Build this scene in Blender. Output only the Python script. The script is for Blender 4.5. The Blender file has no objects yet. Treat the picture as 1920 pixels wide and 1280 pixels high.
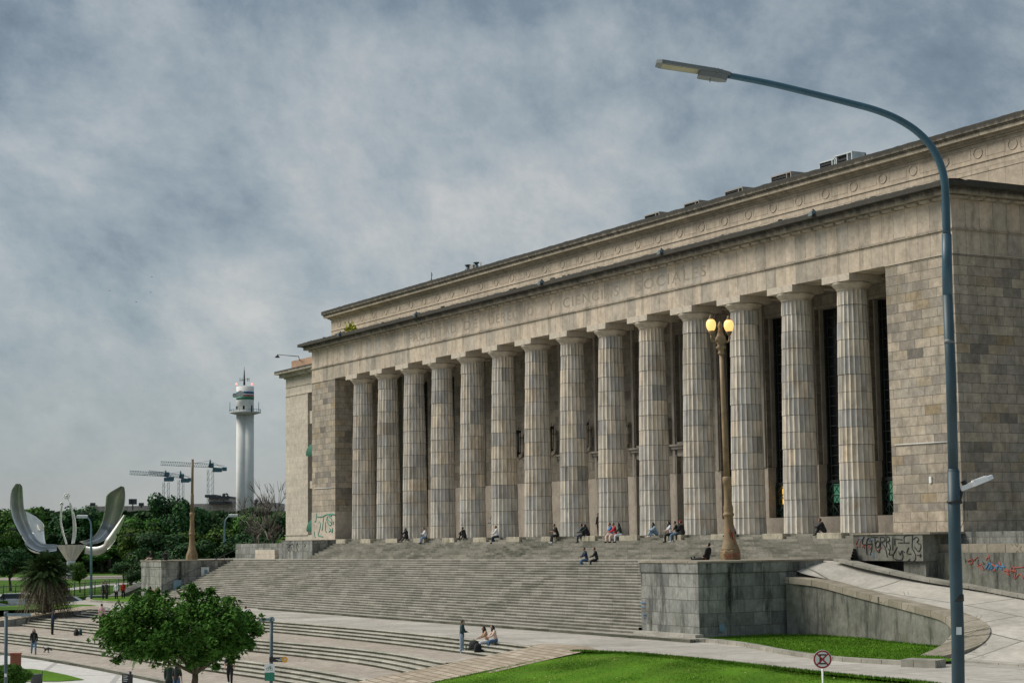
import bpy, bmesh, math, random
from mathutils import Vector, Matrix, noise as mnoise
random.seed(7)
R = math.radians
sc = bpy.context.scene
COL = sc.collection
# ---------------------------------------------------------------- camera (surveyed position)
CAM = Vector((151.547, -68.103, 0.036)); YAW, PITCH, ROLL, FPX = 1.0674, .1054, -.0131, 3460.5
FW = Vector((-math.sin(YAW)*math.cos(PITCH), math.cos(YAW)*math.cos(PITCH), math.sin(PITCH)))
_r = Vector((math.cos(YAW), math.sin(YAW), 0)); _u = _r.cross(FW)
RT = _r*math.cos(ROLL)+_u*math.sin(ROLL); UP = -_r*math.sin(ROLL)+_u*math.cos(ROLL)
def ray(x, y): return FW+RT*((x-960)/FPX)-UP*((y-640)/FPX)
def onz(x, y, z): d = ray(x, y); return CAM+d*((z-CAM.z)/d.z)
def onY(x, y, Y): d = ray(x, y); return CAM+d*((Y-CAM.y)/d.y)
def atd(x, y, D): return CAM+ray(x, y)*D
def gnd(x, D, z):
    a = CAM+(FW+RT*((x-960)/FPX))*D
    b = (a.z-z)/(UP.z*D)
    return a-UP*(b*D)
cam = bpy.data.cameras.new('camera'); co = bpy.data.objects.new('camera', cam); COL.objects.link(co)
cam.sensor_width = 36; cam.lens = FPX/1920*36; cam.clip_start = .5; cam.clip_end = 20000
m = Matrix((RT, UP, -FW)).transposed().to_4x4(); m.translation = CAM; co.matrix_world = m
sc.camera = co

# ---------------------------------------------------------------- helpers
def tag(o, label=None, cat=None, group=None, kind=None):
    if label: o['label'] = label
    if cat: o['category'] = cat
    if group: o['group'] = group
    if kind: o['kind'] = kind
    return o
def thing(name, label, cat, loc=(0, 0, 0), rz=0, group=None):
    o = bpy.data.objects.new(name, None); COL.objects.link(o); o.location = loc; o.rotation_euler = (0, 0, rz)
    o.empty_display_size = .2
    return tag(o, label, cat, group)
class MB:
    def __init__(s): s.v = []; s.f = []; s.m = []; s.sm = []
    def quad(s, a, b, c, d, m=0):
        n = len(s.v); s.v += [tuple(a), tuple(b), tuple(c), tuple(d)]; s.f.append((n, n+1, n+2, n+3)); s.m.append(m); s.sm.append(0); return s
    def poly(s, pts, m=0):
        n = len(s.v); s.v += [tuple(p) for p in pts]; s.f.append(tuple(range(n, n+len(pts)))); s.m.append(m); s.sm.append(0); return s
    def box(s, x0, y0, z0, x1, y1, z1, m=0, fn=None):
        n = len(s.v)
        P = [(x0,y0,z0),(x1,y0,z0),(x1,y1,z0),(x0,y1,z0),(x0,y0,z1),(x1,y0,z1),(x1,y1,z1),(x0,y1,z1)]
        if fn: P = [fn(p) for p in P]
        s.v += P
        for f in ((0,3,2,1),(4,5,6,7),(0,1,5,4),(1,2,6,5),(2,3,7,6),(3,0,4,7)): s.f.append(tuple(n+i for i in f)); s.m.append(m); s.sm.append(0)
        return s
    def obox(s, c, ax, ay, az, m=0):   # oriented box, half-axes
        c = Vector(c); ax = Vector(ax); ay = Vector(ay); az = Vector(az); n = len(s.v)
        for k in (-1, 1):
            for i, j in ((-1,-1),(1,-1),(1,1),(-1,1)): s.v.append(tuple(c+ax*i+ay*j+az*k))
        for f in ((0,3,2,1),(4,5,6,7),(0,1,5,4),(1,2,6,5),(2,3,7,6),(3,0,4,7)): s.f.append(tuple(n+i for i in f)); s.m.append(m); s.sm.append(0)
        return s
    def ring(s, pts): n = len(s.v); s.v += [tuple(p) for p in pts]; return list(range(n, n+len(pts)))
    def bridge(s, a, b, m=0, closed=True, smooth=1):
        k = len(a)
        for i in range(k if closed else k-1):
            j = (i+1) % k; s.f.append((a[i], a[j], b[j], b[i])); s.m.append(m); s.sm.append(smooth)
    def cap(s, a, m=0, rev=False): s.f.append(tuple(reversed(a)) if rev else tuple(a)); s.m.append(m); s.sm.append(0)
    def lathe(s, prof, n=16, c=(0,0,0), m=0, smooth=1, a0=0):
        R_ = [s.ring([(c[0]+r*math.cos(a0+2*math.pi*i/n), c[1]+r*math.sin(a0+2*math.pi*i/n), c[2]+z) for i in range(n)]) for r, z in prof]
        for a, b in zip(R_, R_[1:]): s.bridge(a, b, m, True, smooth)
        s.cap(R_[0], m, True); s.cap(R_[-1], m); return s
    def tube(s, pts, rad, n=8, m=0, flat=1.0):
        pts = [Vector(p) for p in pts]; rad = rad if isinstance(rad, (list, tuple)) else [rad]*len(pts)
        rs = []; u = None
        for i, p in enumerate(pts):
            t = (pts[min(i+1, len(pts)-1)]-pts[max(i-1, 0)])
            t = t.normalized() if t.length > 1e-9 else Vector((0,0,1))
            if u is None: u = t.orthogonal().normalized()
            u = (u-t*u.dot(t)); u = u.normalized() if u.length > 1e-6 else t.orthogonal().normalized()
            w = t.cross(u)
            rs.append(s.ring([p+(u*math.cos(2*math.pi*k/n)+w*math.sin(2*math.pi*k/n)*flat)*rad[i] for k in range(n)]))
        for a, b in zip(rs, rs[1:]): s.bridge(a, b, m)
        s.cap(rs[0], m, True); s.cap(rs[-1], m); return s
    def ell(s, c, r, m=0, nu=10, nv=7, rot=None):
        rs = []
        for j in range(1, nv):
            th = math.pi*j/nv; P = []
            for i in range(nu):
                ph = 2*math.pi*i/nu; v = Vector((r[0]*math.sin(th)*math.cos(ph), r[1]*math.sin(th)*math.sin(ph), -r[2]*math.cos(th)))
                if rot: v = rot @ v
                P.append(Vector(c)+v)
            rs.append(s.ring(P))
        for a, b in zip(rs, rs[1:]): s.bridge(a, b, m)
        s.cap(rs[0], m, True); s.cap(rs[-1], m); return s
    def strip(s, A, B, m=0):
        n = len(s.v); s.v += [tuple(p) for p in A]+[tuple(p) for p in B]; k = len(A)
        for i in range(k-1): s.f.append((n+i, n+i+1, n+k+i+1, n+k+i)); s.m.append(m); s.sm.append(0)
        return s
    def ext(s, prof, x0, x1, m=0, axis='x', segs=1):   # extrude a closed (y,z) profile along x (or (x,z) along y)
        def P(t, p): return (t, p[0], p[1]) if axis == 'x' else (p[0], t, p[1])
        rs = [s.ring([P(x0+(x1-x0)*i/segs, p) for p in prof]) for i in range(segs+1)]
        for a, b in zip(rs, rs[1:]): s.bridge(a, b, m, True, 0)
        s.cap(rs[0], m, True); s.cap(rs[-1], m); return s
    def lb(s, name, mats, parent, fix=True):
        o = s.build(name, mats, None, fix); o.parent = parent; return o
    def build(s, name, mats, parent=None, fix=True):
        me = bpy.data.meshes.new(name)
        off = parent_world(parent) if parent else Vector((0,0,0))
        V = s.v if not parent or off.length == 0 else [(a-off.x, b-off.y, c-off.z) for a, b, c in s.v]
        me.from_pydata(V, [], s.f)
        mats = mats if isinstance(mats, (list, tuple)) else [mats]
        for mm in mats: me.materials.append(mm)
        me.polygons.foreach_set('material_index', s.m)
        me.polygons.foreach_set('use_smooth', [bool(q) for q in s.sm])
        me.update()
        if fix:
            b = bmesh.new(); b.from_mesh(me); bmesh.ops.recalc_face_normals(b, faces=b.faces); b.to_mesh(me); b.free()
        o = bpy.data.objects.new(name, me); COL.objects.link(o)
        if parent: o.parent = parent
        return o
def parent_world(p):
    v = Vector((0,0,0))
    while p is not None: v += p.location; p = p.parent
    return v
def kids(o): return [c for c in bpy.data.objects if c.parent is o]
def copy_tree(o, parent=None):
    c = o.copy(); COL.objects.link(c); c.parent = parent
    for ch in kids(o):
        if ch is not c: copy_tree(ch, c)
    return c
def lerp_tab(tab, x):
    if x <= tab[0][0]: return tab[0][1]
    for (a, b), (c, d) in zip(tab, tab[1:]):
        if x <= c: return b+(d-b)*(x-a)/(c-a)
    return tab[-1][1]

# ---------------------------------------------------------------- materials
class N:
    def __init__(s, name):
        s.mt = bpy.data.materials.new(name); s.mt.use_nodes = True; s.t = s.mt.node_tree; s.n = s.t.nodes; s.l = s.t.links
        s.b = s.n['Principled BSDF']
    def a(s, typ, **k):
        o = s.n.new(typ)
        for q, v in k.items(): setattr(o, q, v)
        return o
    def put(s, v, sock):
        if isinstance(v, (int, float)): sock.default_value = v
        elif isinstance(v, (tuple, list)): sock.default_value = v if len(v) == len(sock.default_value) else tuple(v)+(1,)
        else: s.l.new(v, sock)
    def math(s, op, a, b=0, c=0, clamp=False):
        o = s.a('ShaderNodeMath', operation=op, use_clamp=clamp); s.put(a, o.inputs[0]); s.put(b, o.inputs[1]); s.put(c, o.inputs[2]); return o.outputs[0]
    def mix(s, f, a, b, typ='MIX'):
        o = s.a('ShaderNodeMix', data_type='RGBA', blend_type=typ); s.put(f, o.inputs[0]); s.put(a, o.inputs[6]); s.put(b, o.inputs[7]); return o.outputs[2]
    def ramp(s, f, cols, interp='LINEAR'):
        o = s.a('ShaderNodeValToRGB'); o.color_ramp.interpolation = interp; e = o.color_ramp.elements
        while len(e) < len(cols): e.new(.5)
        for i, (p, c) in enumerate(cols):
            e[i].position = p; e[i].color = (c[0], c[1], c[2], 1) if isinstance(c, tuple) else (c, c, c, 1)
        s.put(f, o.inputs[0]); return o.outputs[0]
    def xyz(s, obj=True):
        t = s.a('ShaderNodeTexCoord'); o = s.a('ShaderNodeSeparateXYZ'); s.l.new(t.outputs['Object' if obj else 'Generated'], o.inputs[0]); return t.outputs['Object' if obj else 'Generated'], o.outputs
    def comb(s, x, y, z=0):
        o = s.a('ShaderNodeCombineXYZ'); s.put(x, o.inputs[0]); s.put(y, o.inputs[1]); s.put(z, o.inputs[2]); return o.outputs[0]
    def noise(s, vec, scale, detail=4, rough=.55, dist=0):
        o = s.a('ShaderNodeTexNoise'); s.put(vec, o.inputs['Vector']); o.inputs['Scale'].default_value = scale; o.inputs['Detail'].default_value = detail
        o.inputs['Roughness'].default_value = rough; o.inputs['Distortion'].default_value = dist; return o.outputs['Fac']
    def wn(s, vec):
        o = s.a('ShaderNodeTexWhiteNoise', noise_dimensions='3D'); s.put(vec, o.inputs[0]); return o.outputs['Value'], o.outputs['Color']
    def fin(s, col, rough=.85, metal=0, spec=None, bump=None, bs=.3, bd=.02):
        s.put(col, s.b.inputs['Base Color']); s.put(rough, s.b.inputs['Roughness']); s.put(metal, s.b.inputs['Metallic'])
        if spec is not None: s.b.inputs['Specular IOR Level'].default_value = spec
        if bump is not None:
            b = s.a('ShaderNodeBump'); b.inputs['Strength'].default_value = bs; b.inputs['Distance'].default_value = bd
            s.put(bump, b.inputs['Height']); s.l.new(b.outputs[0], s.b.inputs['Normal'])
        return s.mt
def plain(name, col, rough=.6, metal=0, var=.18, sc_=3.0, spec=None):
    n = N(name); v, _ = n.xyz(); f = n.noise(v, sc_, 5)
    a = tuple(c*(1-var) for c in col); b = tuple(min(1, c*(1+var)) for c in col)
    return n.fin(n.ramp(f, [(.3, a), (.7, b)]), rough, metal, spec)
def emit(name, col, st, base=(.8,.7,.5)):
    n = N(name); n.b.inputs['Emission Color'].default_value = (*col, 1); n.b.inputs['Emission Strength'].default_value = st
    return n.fin(base, .4)
def block(name, w, h, cols, mortar=(.10,.095,.085), mw=.012, streak=.5, big=.35, off=.5, seed=0, dirt=(.07,.075,.065), moss=0, topdirt=None, bs=.35, spot=None, tint=(1.02,.99,.935), mott=.62):
    """ashlar: every block has its own tone; weathering runs down the wall"""
    n = N(name); v, P = n.xyz(); g = n.a('ShaderNodeNewGeometry'); gs = n.a('ShaderNodeSeparateXYZ'); n.l.new(g.outputs['True Normal'], gs.inputs[0])
    side = n.math('GREATER_THAN', n.math('ABSOLUTE', gs.outputs[0]), .6); top = n.math('GREATER_THAN', n.math('ABSOLUTE', gs.outputs[2]), .6)
    ux = n.math('ADD', n.math('MULTIPLY', P[0], n.math('SUBTRACT', 1, side)), n.math('MULTIPLY', P[1], side))
    vz = n.math('ADD', n.math('MULTIPLY', P[2], n.math('SUBTRACT', 1, top)), n.math('MULTIPLY', P[1], top))
    vv = n.math('DIVIDE', vz, h); row = n.math('FLOOR', vv)
    uu = n.math('ADD', n.math('DIVIDE', ux, w), n.math('MULTIPLY', row, off)); col = n.math('FLOOR', uu)
    wv, wc = n.wn(n.comb(col, row, n.math('ADD', n.math('MULTIPLY', side, 7.3), seed+.5)))
    fu = n.math('FRACT', uu); fv = n.math('FRACT', vv)
    eu = n.math('MULTIPLY', n.math('MINIMUM', fu, n.math('SUBTRACT', 1, fu)), w); ev = n.math('MULTIPLY', n.math('MINIMUM', fv, n.math('SUBTRACT', 1, fv)), h)
    e = n.math('MINIMUM', eu, ev); mo = n.math('LESS_THAN', e, mw)
    base = n.ramp(wv, cols)
    # veining inside each block
    vein = n.noise(v, 2.3, 7, .65, .6)
    base = n.mix(.55, base, n.ramp(vein, [(.26, .55), (.5, 1.0), (.74, 1.4)]), 'MULTIPLY')
    bigf = n.noise(v, .16, 4, .6); base = n.mix(big, base, n.ramp(bigf, [(.3, .6), (.62, 1.2)]), 'MULTIPLY')
    mp = n.comb(n.math('MULTIPLY', ux, 1.3), n.math('MULTIPLY', P[2], .20), n.math('MULTIPLY', side, 9.))
    st = n.noise(mp, 1.0, 8, .72); stm = n.ramp(st, [(.50, 0.0), (.66, 1.0)])
    base = n.mix(n.math('MULTIPLY', stm, streak), base, dirt)
    mot = n.ramp(n.noise(n.comb(n.math('MULTIPLY', ux, .9), n.math('MULTIPLY', vz, .7), n.math('ADD', n.math('MULTIPLY', wv, .6), side)), 1.5, 10, .78, .4), [(.40, 0.), (.60, 1.)]); base = n.mix(n.math('MULTIPLY', mot, mott), base, n.mix(1.0, base, (.50,.50,.50), 'MULTIPLY'))
    chip = n.math('MULTIPLY', n.math('LESS_THAN', e, .05), n.math('GREATER_THAN', n.noise(v, 4.0, 4, .7), .60)); base = n.mix(n.math('MULTIPLY', chip, .5), base, mortar)
    if moss:
        mf = n.ramp(n.noise(v, .7, 6, .7), [(.52, 0.0), (.66, 1.0)]); base = n.mix(n.math('MULTIPLY', mf, moss), base, (.075, .085, .035))
    if spot:
        sf = n.ramp(n.noise(v, .45, 5, .6, .3), [(.6, 0.0), (.7, 1.0)]); base = n.mix(n.math('MULTIPLY', sf, spot[0]), base, spot[1])
    if topdirt:   # soot band with a ragged lower edge
        z0, z1 = topdirt; q = n.math('ADD', P[2], n.math('MULTIPLY', n.math('SUBTRACT', n.noise(n.comb(n.math('MULTIPLY', ux, 1.9), n.math('MULTIPLY', P[2], .35)), 1.0, 9, .8), .5), (z1-z0)*2.6))
        tm = n.math('DIVIDE', n.math('SUBTRACT', q, z0), z1-z0, clamp=True); base = n.mix(n.math('MULTIPLY', tm, .93), base, (.030, .032, .030))
    base = n.mix(mo, base, mortar); base = n.mix(1.0, base, tint, 'MULTIPLY')
    hgt = n.math('ADD', n.math('MULTIPLY', n.math('SUBTRACT', 1, mo), 1.0), n.math('MULTIPLY', vein, .5))
    return n.fin(base, .88, 0, .25, hgt, bs, .02)

WARM = [(0, (.20,.185,.16)), (.12, (.30,.275,.235)), (.4, (.40,.365,.31)), (.7, (.47,.42,.35)), (.88, (.38,.37,.34)), (1, (.40,.33,.20))]
MIXD = [(0, (.17,.16,.15)), (.06, (.27,.25,.225)), (.3, (.38,.345,.295)), (.6, (.47,.415,.345)), (.8, (.36,.335,.30)), (.95, (.41,.35,.265)), (1, (.33,.27,.18))]
M = {}
M['pylon'] = block('pylon_ashlar', 1.25, .52, MIXD, streak=.30, seed=1, spot=(.45, (.30,.25,.15)))
M['entab'] = block('entablature_slabs', .98, 4.0, [(0,(.40,.365,.32)),(.3,(.52,.46,.39)),(.7,(.58,.505,.42)),(1,(.44,.42,.385))], mw=.008, streak=.35, big=.4, seed=3, off=0, mott=.28)
M['arch'] = block('architrave_slabs', .98, 8.0, [(0,(.32,.30,.27)),(.4,(.48,.425,.355)),(.7,(.52,.455,.375)),(1,(.40,.375,.34))], mw=.008, streak=.45, big=.45, seed=5, off=0, mott=.28)
M['cornice'] = block('sooty_cornice', 1.6, 9.0, [(0,(.42,.39,.335)),(1,(.5,.45,.37))], mw=.008, streak=.5, seed=6, off=0, topdirt=(17.74, 18.10))
M['attic'] = block('attic_slabs', 1.37, 3.0, [(0,(.46,.405,.335)),(1,(.54,.47,.385))], mw=.006, streak=.15, big=.3, seed=8, off=0, mott=.28)
M['atticc'] = block('attic_cornice', 1.6, 9.0, [(0,(.40,.365,.30)),(1,(.50,.45,.36))], mw=.006, streak=.3, seed=9, off=0, topdirt=(22.84, 23.22))
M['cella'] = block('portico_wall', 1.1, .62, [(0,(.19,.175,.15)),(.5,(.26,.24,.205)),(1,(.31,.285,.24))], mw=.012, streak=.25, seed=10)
M['smooth'] = plain('smooth_stone', (.32,.295,.255), .85, 0, .22, 1.1)
M['dado'] = block('repainted_dado', 2.4, 2.2, [(0,(.43,.395,.35)),(1,(.49,.45,.40))], mw=.006, streak=.15, big=.15, seed=11, mortar=(.3,.27,.23), mott=.28)
M['wing'] = block('wing_stone', 1.3, .62, [(0,(.49,.455,.40)),(1,(.55,.51,.45))], mw=.008, streak=.12, big=.2, seed=12, mortar=(.33,.30,.25), mott=.28)
M['gran'] = block('grey_granite', 1.15, .68, [(0,(.20,.21,.20)),(.5,(.29,.295,.28)),(1,(.36,.36,.335))], streak=1.0, big=.5, seed=13, dirt=(.035,.04,.035), moss=.25, tint=(.94,.95,.93))
M['granl'] = block('pale_granite', 1.3, .72, [(0,(.30,.30,.285)),(1,(.42,.415,.39))], streak=1.0, big=.4, seed=14, dirt=(.04,.045,.04), moss=.15, tint=(.94,.95,.93))
M['wallm'] = block('mossy_render', 6, 3, [(0,(.20,.20,.18)),(1,(.26,.255,.225))], mw=.004, streak=1.0, big=.6, seed=15, dirt=(.03,.035,.028), moss=.4, off=.3, tint=(.94,.95,.93))
M['seat'] = block('seat_block_stone', 3, 3, [(0,(.42,.40,.33)),(1,(.50,.47,.39))], mw=.002, streak=.7, big=.4, seed=16, dirt=(.10,.10,.055), moss=.5)

def fluted():
    n = N('fluted_drum_stone'); v, P = n.xyz(); oi = n.a('ShaderNodeObjectInfo')
    ang = n.math('MULTIPLY', n.math('ADD', n.math('ARCTAN2', P[1], P[0]), math.pi), 20/(2*math.pi)); fl = n.math('FLOOR', ang)
    row = n.math('FLOOR', n.math('DIVIDE', P[2], 1.0)); rnd = n.math('MULTIPLY', oi.outputs['Random'], 91.7)
    grp = n.math('FLOOR', n.math('DIVIDE', n.math('ADD', fl, n.math('MULTIPLY', n.wn(n.comb(row, rnd, 3))[0], 3)), 2.6))
    a, _ = n.wn(n.comb(grp, row, rnd)); b, _ = n.wn(n.comb(5, row, rnd)); c, _ = n.wn(n.comb(fl, row, rnd))
    f = n.math('ADD', .1, n.math('ADD', n.math('MULTIPLY', a, .45), n.math('ADD', n.math('MULTIPLY', b, .22), n.math('MULTIPLY', c, .18))))
    base = n.ramp(f, [(.12, (.25,.24,.22)), (.32, (.36,.355,.35)), (.45, (.47,.425,.36)), (.6, (.42,.41,.395)), (.75, (.56,.49,.40)), (.92, (.38,.345,.295))])
    low = n.math('LESS_THAN', row, 2.5); base = n.mix(n.math('MULTIPLY', low, .45), base, (.44,.445,.43))
    vn = n.noise(n.comb(n.math('MULTIPLY', P[0], 1), n.math('MULTIPLY', P[1], 1), n.math('ADD', n.math('MULTIPLY', P[2], .35), rnd)), 2.0, 7, .65, .5)
    base = n.mix(.7, base, n.ramp(vn, [(.3, .5), (.5, 1.0), (.7, 1.35)]), 'MULTIPLY')
    st = n.ramp(n.noise(n.comb(n.math('MULTIPLY', fl, 3.7), n.math('MULTIPLY', P[2], .16), rnd), 1.0, 5, .7), [(.5, 0.), (.7, 1.)]); base = n.mix(n.math('MULTIPLY', st, .4), base, (.12,.12,.105)); base = n.mix(1.0, base, (1.27,1.25,1.20), 'MULTIPLY')
    rust = n.ramp(n.noise(n.comb(n.math('ADD', P[0], rnd), P[1], P[2]), .5, 4, .6), [(.6, 0.), (.72, 1.)]); base = n.mix(n.math('MULTIPLY', rust, .4), base, (.42,.27,.13))
    fz = n.math('FRACT', P[2]); jt = n.math('LESS_THAN', n.math('MINIMUM', fz, n.math('SUBTRACT', 1, fz)), .014); base = n.mix(n.math('MULTIPLY', jt, .8), base, (.05,.05,.045))
    return n.fin(base, .85, 0, .25, vn, .2, .02)
M['flute'] = fluted()

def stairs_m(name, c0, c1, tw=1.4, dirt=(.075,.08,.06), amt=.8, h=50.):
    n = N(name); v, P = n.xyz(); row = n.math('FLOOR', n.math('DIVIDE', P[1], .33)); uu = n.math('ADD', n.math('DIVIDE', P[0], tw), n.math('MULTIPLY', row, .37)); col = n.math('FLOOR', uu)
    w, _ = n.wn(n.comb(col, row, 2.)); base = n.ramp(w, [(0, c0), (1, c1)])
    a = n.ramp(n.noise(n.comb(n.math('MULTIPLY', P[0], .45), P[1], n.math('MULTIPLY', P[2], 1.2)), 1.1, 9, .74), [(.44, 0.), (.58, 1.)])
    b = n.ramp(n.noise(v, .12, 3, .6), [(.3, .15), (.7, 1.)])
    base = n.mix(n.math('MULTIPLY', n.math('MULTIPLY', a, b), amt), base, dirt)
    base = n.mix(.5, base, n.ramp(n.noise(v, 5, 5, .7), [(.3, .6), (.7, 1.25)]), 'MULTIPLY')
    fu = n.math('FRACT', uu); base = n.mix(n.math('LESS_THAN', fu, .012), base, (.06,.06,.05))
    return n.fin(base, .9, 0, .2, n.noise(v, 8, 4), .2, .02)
M['riser'] = stairs_m('shaded_grimy_riser', (.115,.112,.095), (.20,.193,.165), amt=.6, dirt=(.06,.065,.045))  # grime, plus riser shade put into a darker base colour
M['riserA'] = stairs_m('shaded_grimy_plaza_riser', (.055,.058,.042), (.12,.12,.09), amt=.6, dirt=(.03,.032,.022))  # darker still: shade of upright faces put into the colour, with grime
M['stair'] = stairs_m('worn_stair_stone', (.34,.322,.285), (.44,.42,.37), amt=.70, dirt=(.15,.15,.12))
M['stairU'] = stairs_m('mossy_stair_stone', (.20,.193,.16), (.29,.277,.235), dirt=(.05,.055,.038), amt=.85)
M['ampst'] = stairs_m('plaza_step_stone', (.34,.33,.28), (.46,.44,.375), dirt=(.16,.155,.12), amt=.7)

def paving(name, c0, c1, w, h, mw, joint, dirt=(.2,.18,.15), amt=.4, rot=0, bigs=.2):
    n = N(name); v, P = n.xyz()
    mp = n.a('ShaderNodeMapping'); mp.inputs['Rotation'].default_value = (0, 0, rot); n.l.new(v, mp.inputs[0]); s = n.a('ShaderNodeSeparateXYZ'); n.l.new(mp.outputs[0], s.inputs[0]); P = s.outputs
    vv = n.math('DIVIDE', P[1], h); row = n.math('FLOOR', vv); uu = n.math('ADD', n.math('DIVIDE', P[0], w), n.math('MULTIPLY', row, .5)); col = n.math('FLOOR', uu)
    wv, _ = n.wn(n.comb(col, row, 1.)); base = n.ramp(wv, [(0, c0), (1, c1)])
    fu = n.math('FRACT', uu); fv = n.math('FRACT', vv)
    e = n.math('MINIMUM', n.math('MULTIPLY', n.math('MINIMUM', fu, n.math('SUBTRACT', 1, fu)), w), n.math('MULTIPLY', n.math('MINIMUM', fv, n.math('SUBTRACT', 1, fv)), h))
    base = n.mix(n.math('LESS_THAN', e, mw), base, joint)
    base = n.mix(n.math('MULTIPLY', n.ramp(n.noise(v, bigs, 7, .7), [(.42, 0.), (.66, 1.)]), amt), base, dirt)
    base = n.mix(.5, base, n.ramp(n.noise(v, 2.5, 8, .75), [(.3, .55), (.7, 1.28)]), 'MULTIPLY')
    vo = n.a('ShaderNodeTexVoronoi', feature='DISTANCE_TO_EDGE'); n.put(v, vo.inputs['Vector']); vo.inputs['Scale'].default_value = .21; wob = n.math('MULTIPLY', n.noise(v, 1.6, 5, .7), .035)
    cr = n.math('MULTIPLY', n.math('LESS_THAN', n.math('ABSOLUTE', n.math('SUBTRACT', vo.outputs[0], wob)), .0042), n.math('GREATER_THAN', n.noise(v, .3, 3), .5)); base = n.mix(n.math('MULTIPLY', cr, .7), base, joint)
    sp_ = n.math('GREATER_THAN', n.noise(v, 9, 2, .5), .74); base = n.mix(n.math('MULTIPLY', sp_, .35), base, (.12,.11,.09))
    return n.fin(base, .9, 0, .2, n.noise(v, 6, 5), .15, .02)
M['walk'] = paving('concrete_walk', (.41,.385,.345), (.47,.445,.40), 5, 5, .04, (.2,.19,.16), dirt=(.26,.245,.21), amt=.75)
M['terr'] = paving('brick_terrace', (.35,.315,.265), (.45,.40,.34), .8, .4, .02, (.20,.17,.14), dirt=(.27,.23,.185), amt=.55)
M['brick'] = paving('sloped_brick', (.34,.285,.215), (.48,.41,.33), 1.2, .45, .04, (.17,.15,.10), dirt=(.24,.19,.13), amt=.6, rot=.1)
M['plaza'] = paving('light_plaza', (.52,.51,.48), (.56,.55,.52), 9, 4.5, .16, (.36,.35,.33), dirt=(.42,.41,.38), amt=.35, rot=.35)
M['ramp'] = paving('ramp_concrete', (.44,.42,.37), (.49,.465,.41), 7, 3.2, .05, (.16,.155,.13), dirt=(.27,.255,.22), amt=.65, bigs=.35)
M['coping'] = paving('worn_coping', (.27,.24,.19), (.36,.32,.26), 1.3, 50, .02, (.07,.07,.05), dirt=(.12,.115,.08), amt=.7, bigs=.6)
M['kerb'] = paving('kerb_stone', (.30,.29,.25), (.38,.36,.31), 1.1, 50, .015, (.07,.07,.05), dirt=(.13,.13,.10), amt=.6, bigs=.6)

def grass(name, a, b, c):
    n = N(name); v, P = n.xyz()
    f = n.noise(v, .35, 5, .6); base = n.ramp(f, [(.3, a), (.7, b)])
    f2 = n.noise(n.comb(n.math('MULTIPLY', P[0], 1), n.math('MULTIPLY', P[1], 1)), 6, 8, .8); base = n.mix(.65, base, n.ramp(f2, [(.3, .35), (.5, .95), (.7, 1.6)]), 'MULTIPLY')
    f3 = n.ramp(n.noise(v, .8, 8, .75), [(.5, 0.), (.68, 1.)]); base = n.mix(n.math('MULTIPLY', f3, .6), base, c); f4 = n.ramp(n.noise(v, .22, 4, .6), [(.35, .62), (.65, 1.2)]); base = n.mix(.8, base, f4, 'MULTIPLY')
    return n.fin(base, .95, 0, .1, f2, .8, .06)
M['lawn'] = grass('mown_grass', (.062,.155,.010), (.105,.225,.016), (.15,.20,.03))
M['blade'] = grass('grass_blade', (.065,.17,.010), (.115,.245,.02), (.14,.20,.03))
M['park'] = grass('park_grass', (.045,.115,.012), (.08,.165,.02), (.08,.11,.03))
M['earth'] = grass('distant_ground', (.06,.06,.05), (.08,.078,.065), (.09,.085,.075))

def leaf(name, cols, rough=.8, sub=0):
    n = N(name); g = n.a('ShaderNodeNewGeometry'); oi = n.a('ShaderNodeObjectInfo'); v, P = n.xyz()
    f = n.math('ADD', n.math('MULTIPLY', g.outputs['Random Per Island'], .5), n.math('MULTIPLY', n.noise(v, .9, 3), .5))
    base = n.ramp(f, cols); hs = n.a('ShaderNodeHueSaturation'); n.put(base, hs.inputs['Color'])
    n.put(n.math('ADD', .75, n.math('MULTIPLY', oi.outputs['Random'], .5)), hs.inputs['Value']); n.put(n.math('ADD', .485, n.math('MULTIPLY', oi.outputs['Random'], .03)), hs.inputs['Hue'])
    return n.fin(hs.outputs[0], rough, 0, .08)
M['leaf'] = leaf('tree_leaves', [(.2, (.03,.075,.018)), (.5, (.06,.13,.025)), (.8, (.115,.20,.04))])
M['leafd'] = leaf('dark_tree_leaves', [(.2, (.018,.052,.024)), (.5, (.038,.09,.034)), (.8, (.07,.135,.045))])
M['leafn'] = leaf('plaza_tree_leaves', [(.15, (.025,.09,.015)), (.5, (.055,.16,.024)), (.75, (.10,.22,.035)), (.95, (.20,.25,.05))], .75)
M['core'] = plain('dark_foliage_core', (.012,.025,.010), .95)  # colour of the dark blobs that fill crown interiors
M['palm'] = leaf('palm_green', [(.2, (.022,.05,.016)), (.6, (.05,.10,.03)), (.9, (.09,.15,.05))])
M['palmd'] = leaf('palm_dead', [(.2, (.05,.042,.028)), (.6, (.12,.105,.07)), (.9, (.22,.19,.13))])
M['bark'] = plain('bark', (.085,.065,.045), .95, 0, .4, 6)
M['barkg'] = plain('grey_twigs', (.13,.105,.09), .95, 0, .3, 6)
def metal(name, c, r=.3, mtl=1.0, v=.15): return plain(name, c, r, mtl, v, .8)
M['steel'] = metal('polished_steel', (.62,.63,.63), .34)
M['steelw'] = metal('matt_steel', (.72,.71,.67), .45, .5)
M['bluep'] = plain('blue_grey_paint', (.028,.088,.125), .45, 0, .25, 2.5)
M['dkblue'] = plain('dark_slate_blue_paint', (.020,.052,.068), .5, 0, .25, 2.5)
M['bluel'] = plain('pale_blue_paint', (.16,.27,.34), .5)
M['lumi'] = plain('luminaire_grey', (.14,.16,.16), .5)
M['led'] = plain('led_panel', (.30,.27,.18), .3)
M['white'] = plain('white_paint', (.72,.74,.74), .5, 0, .06)
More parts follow.
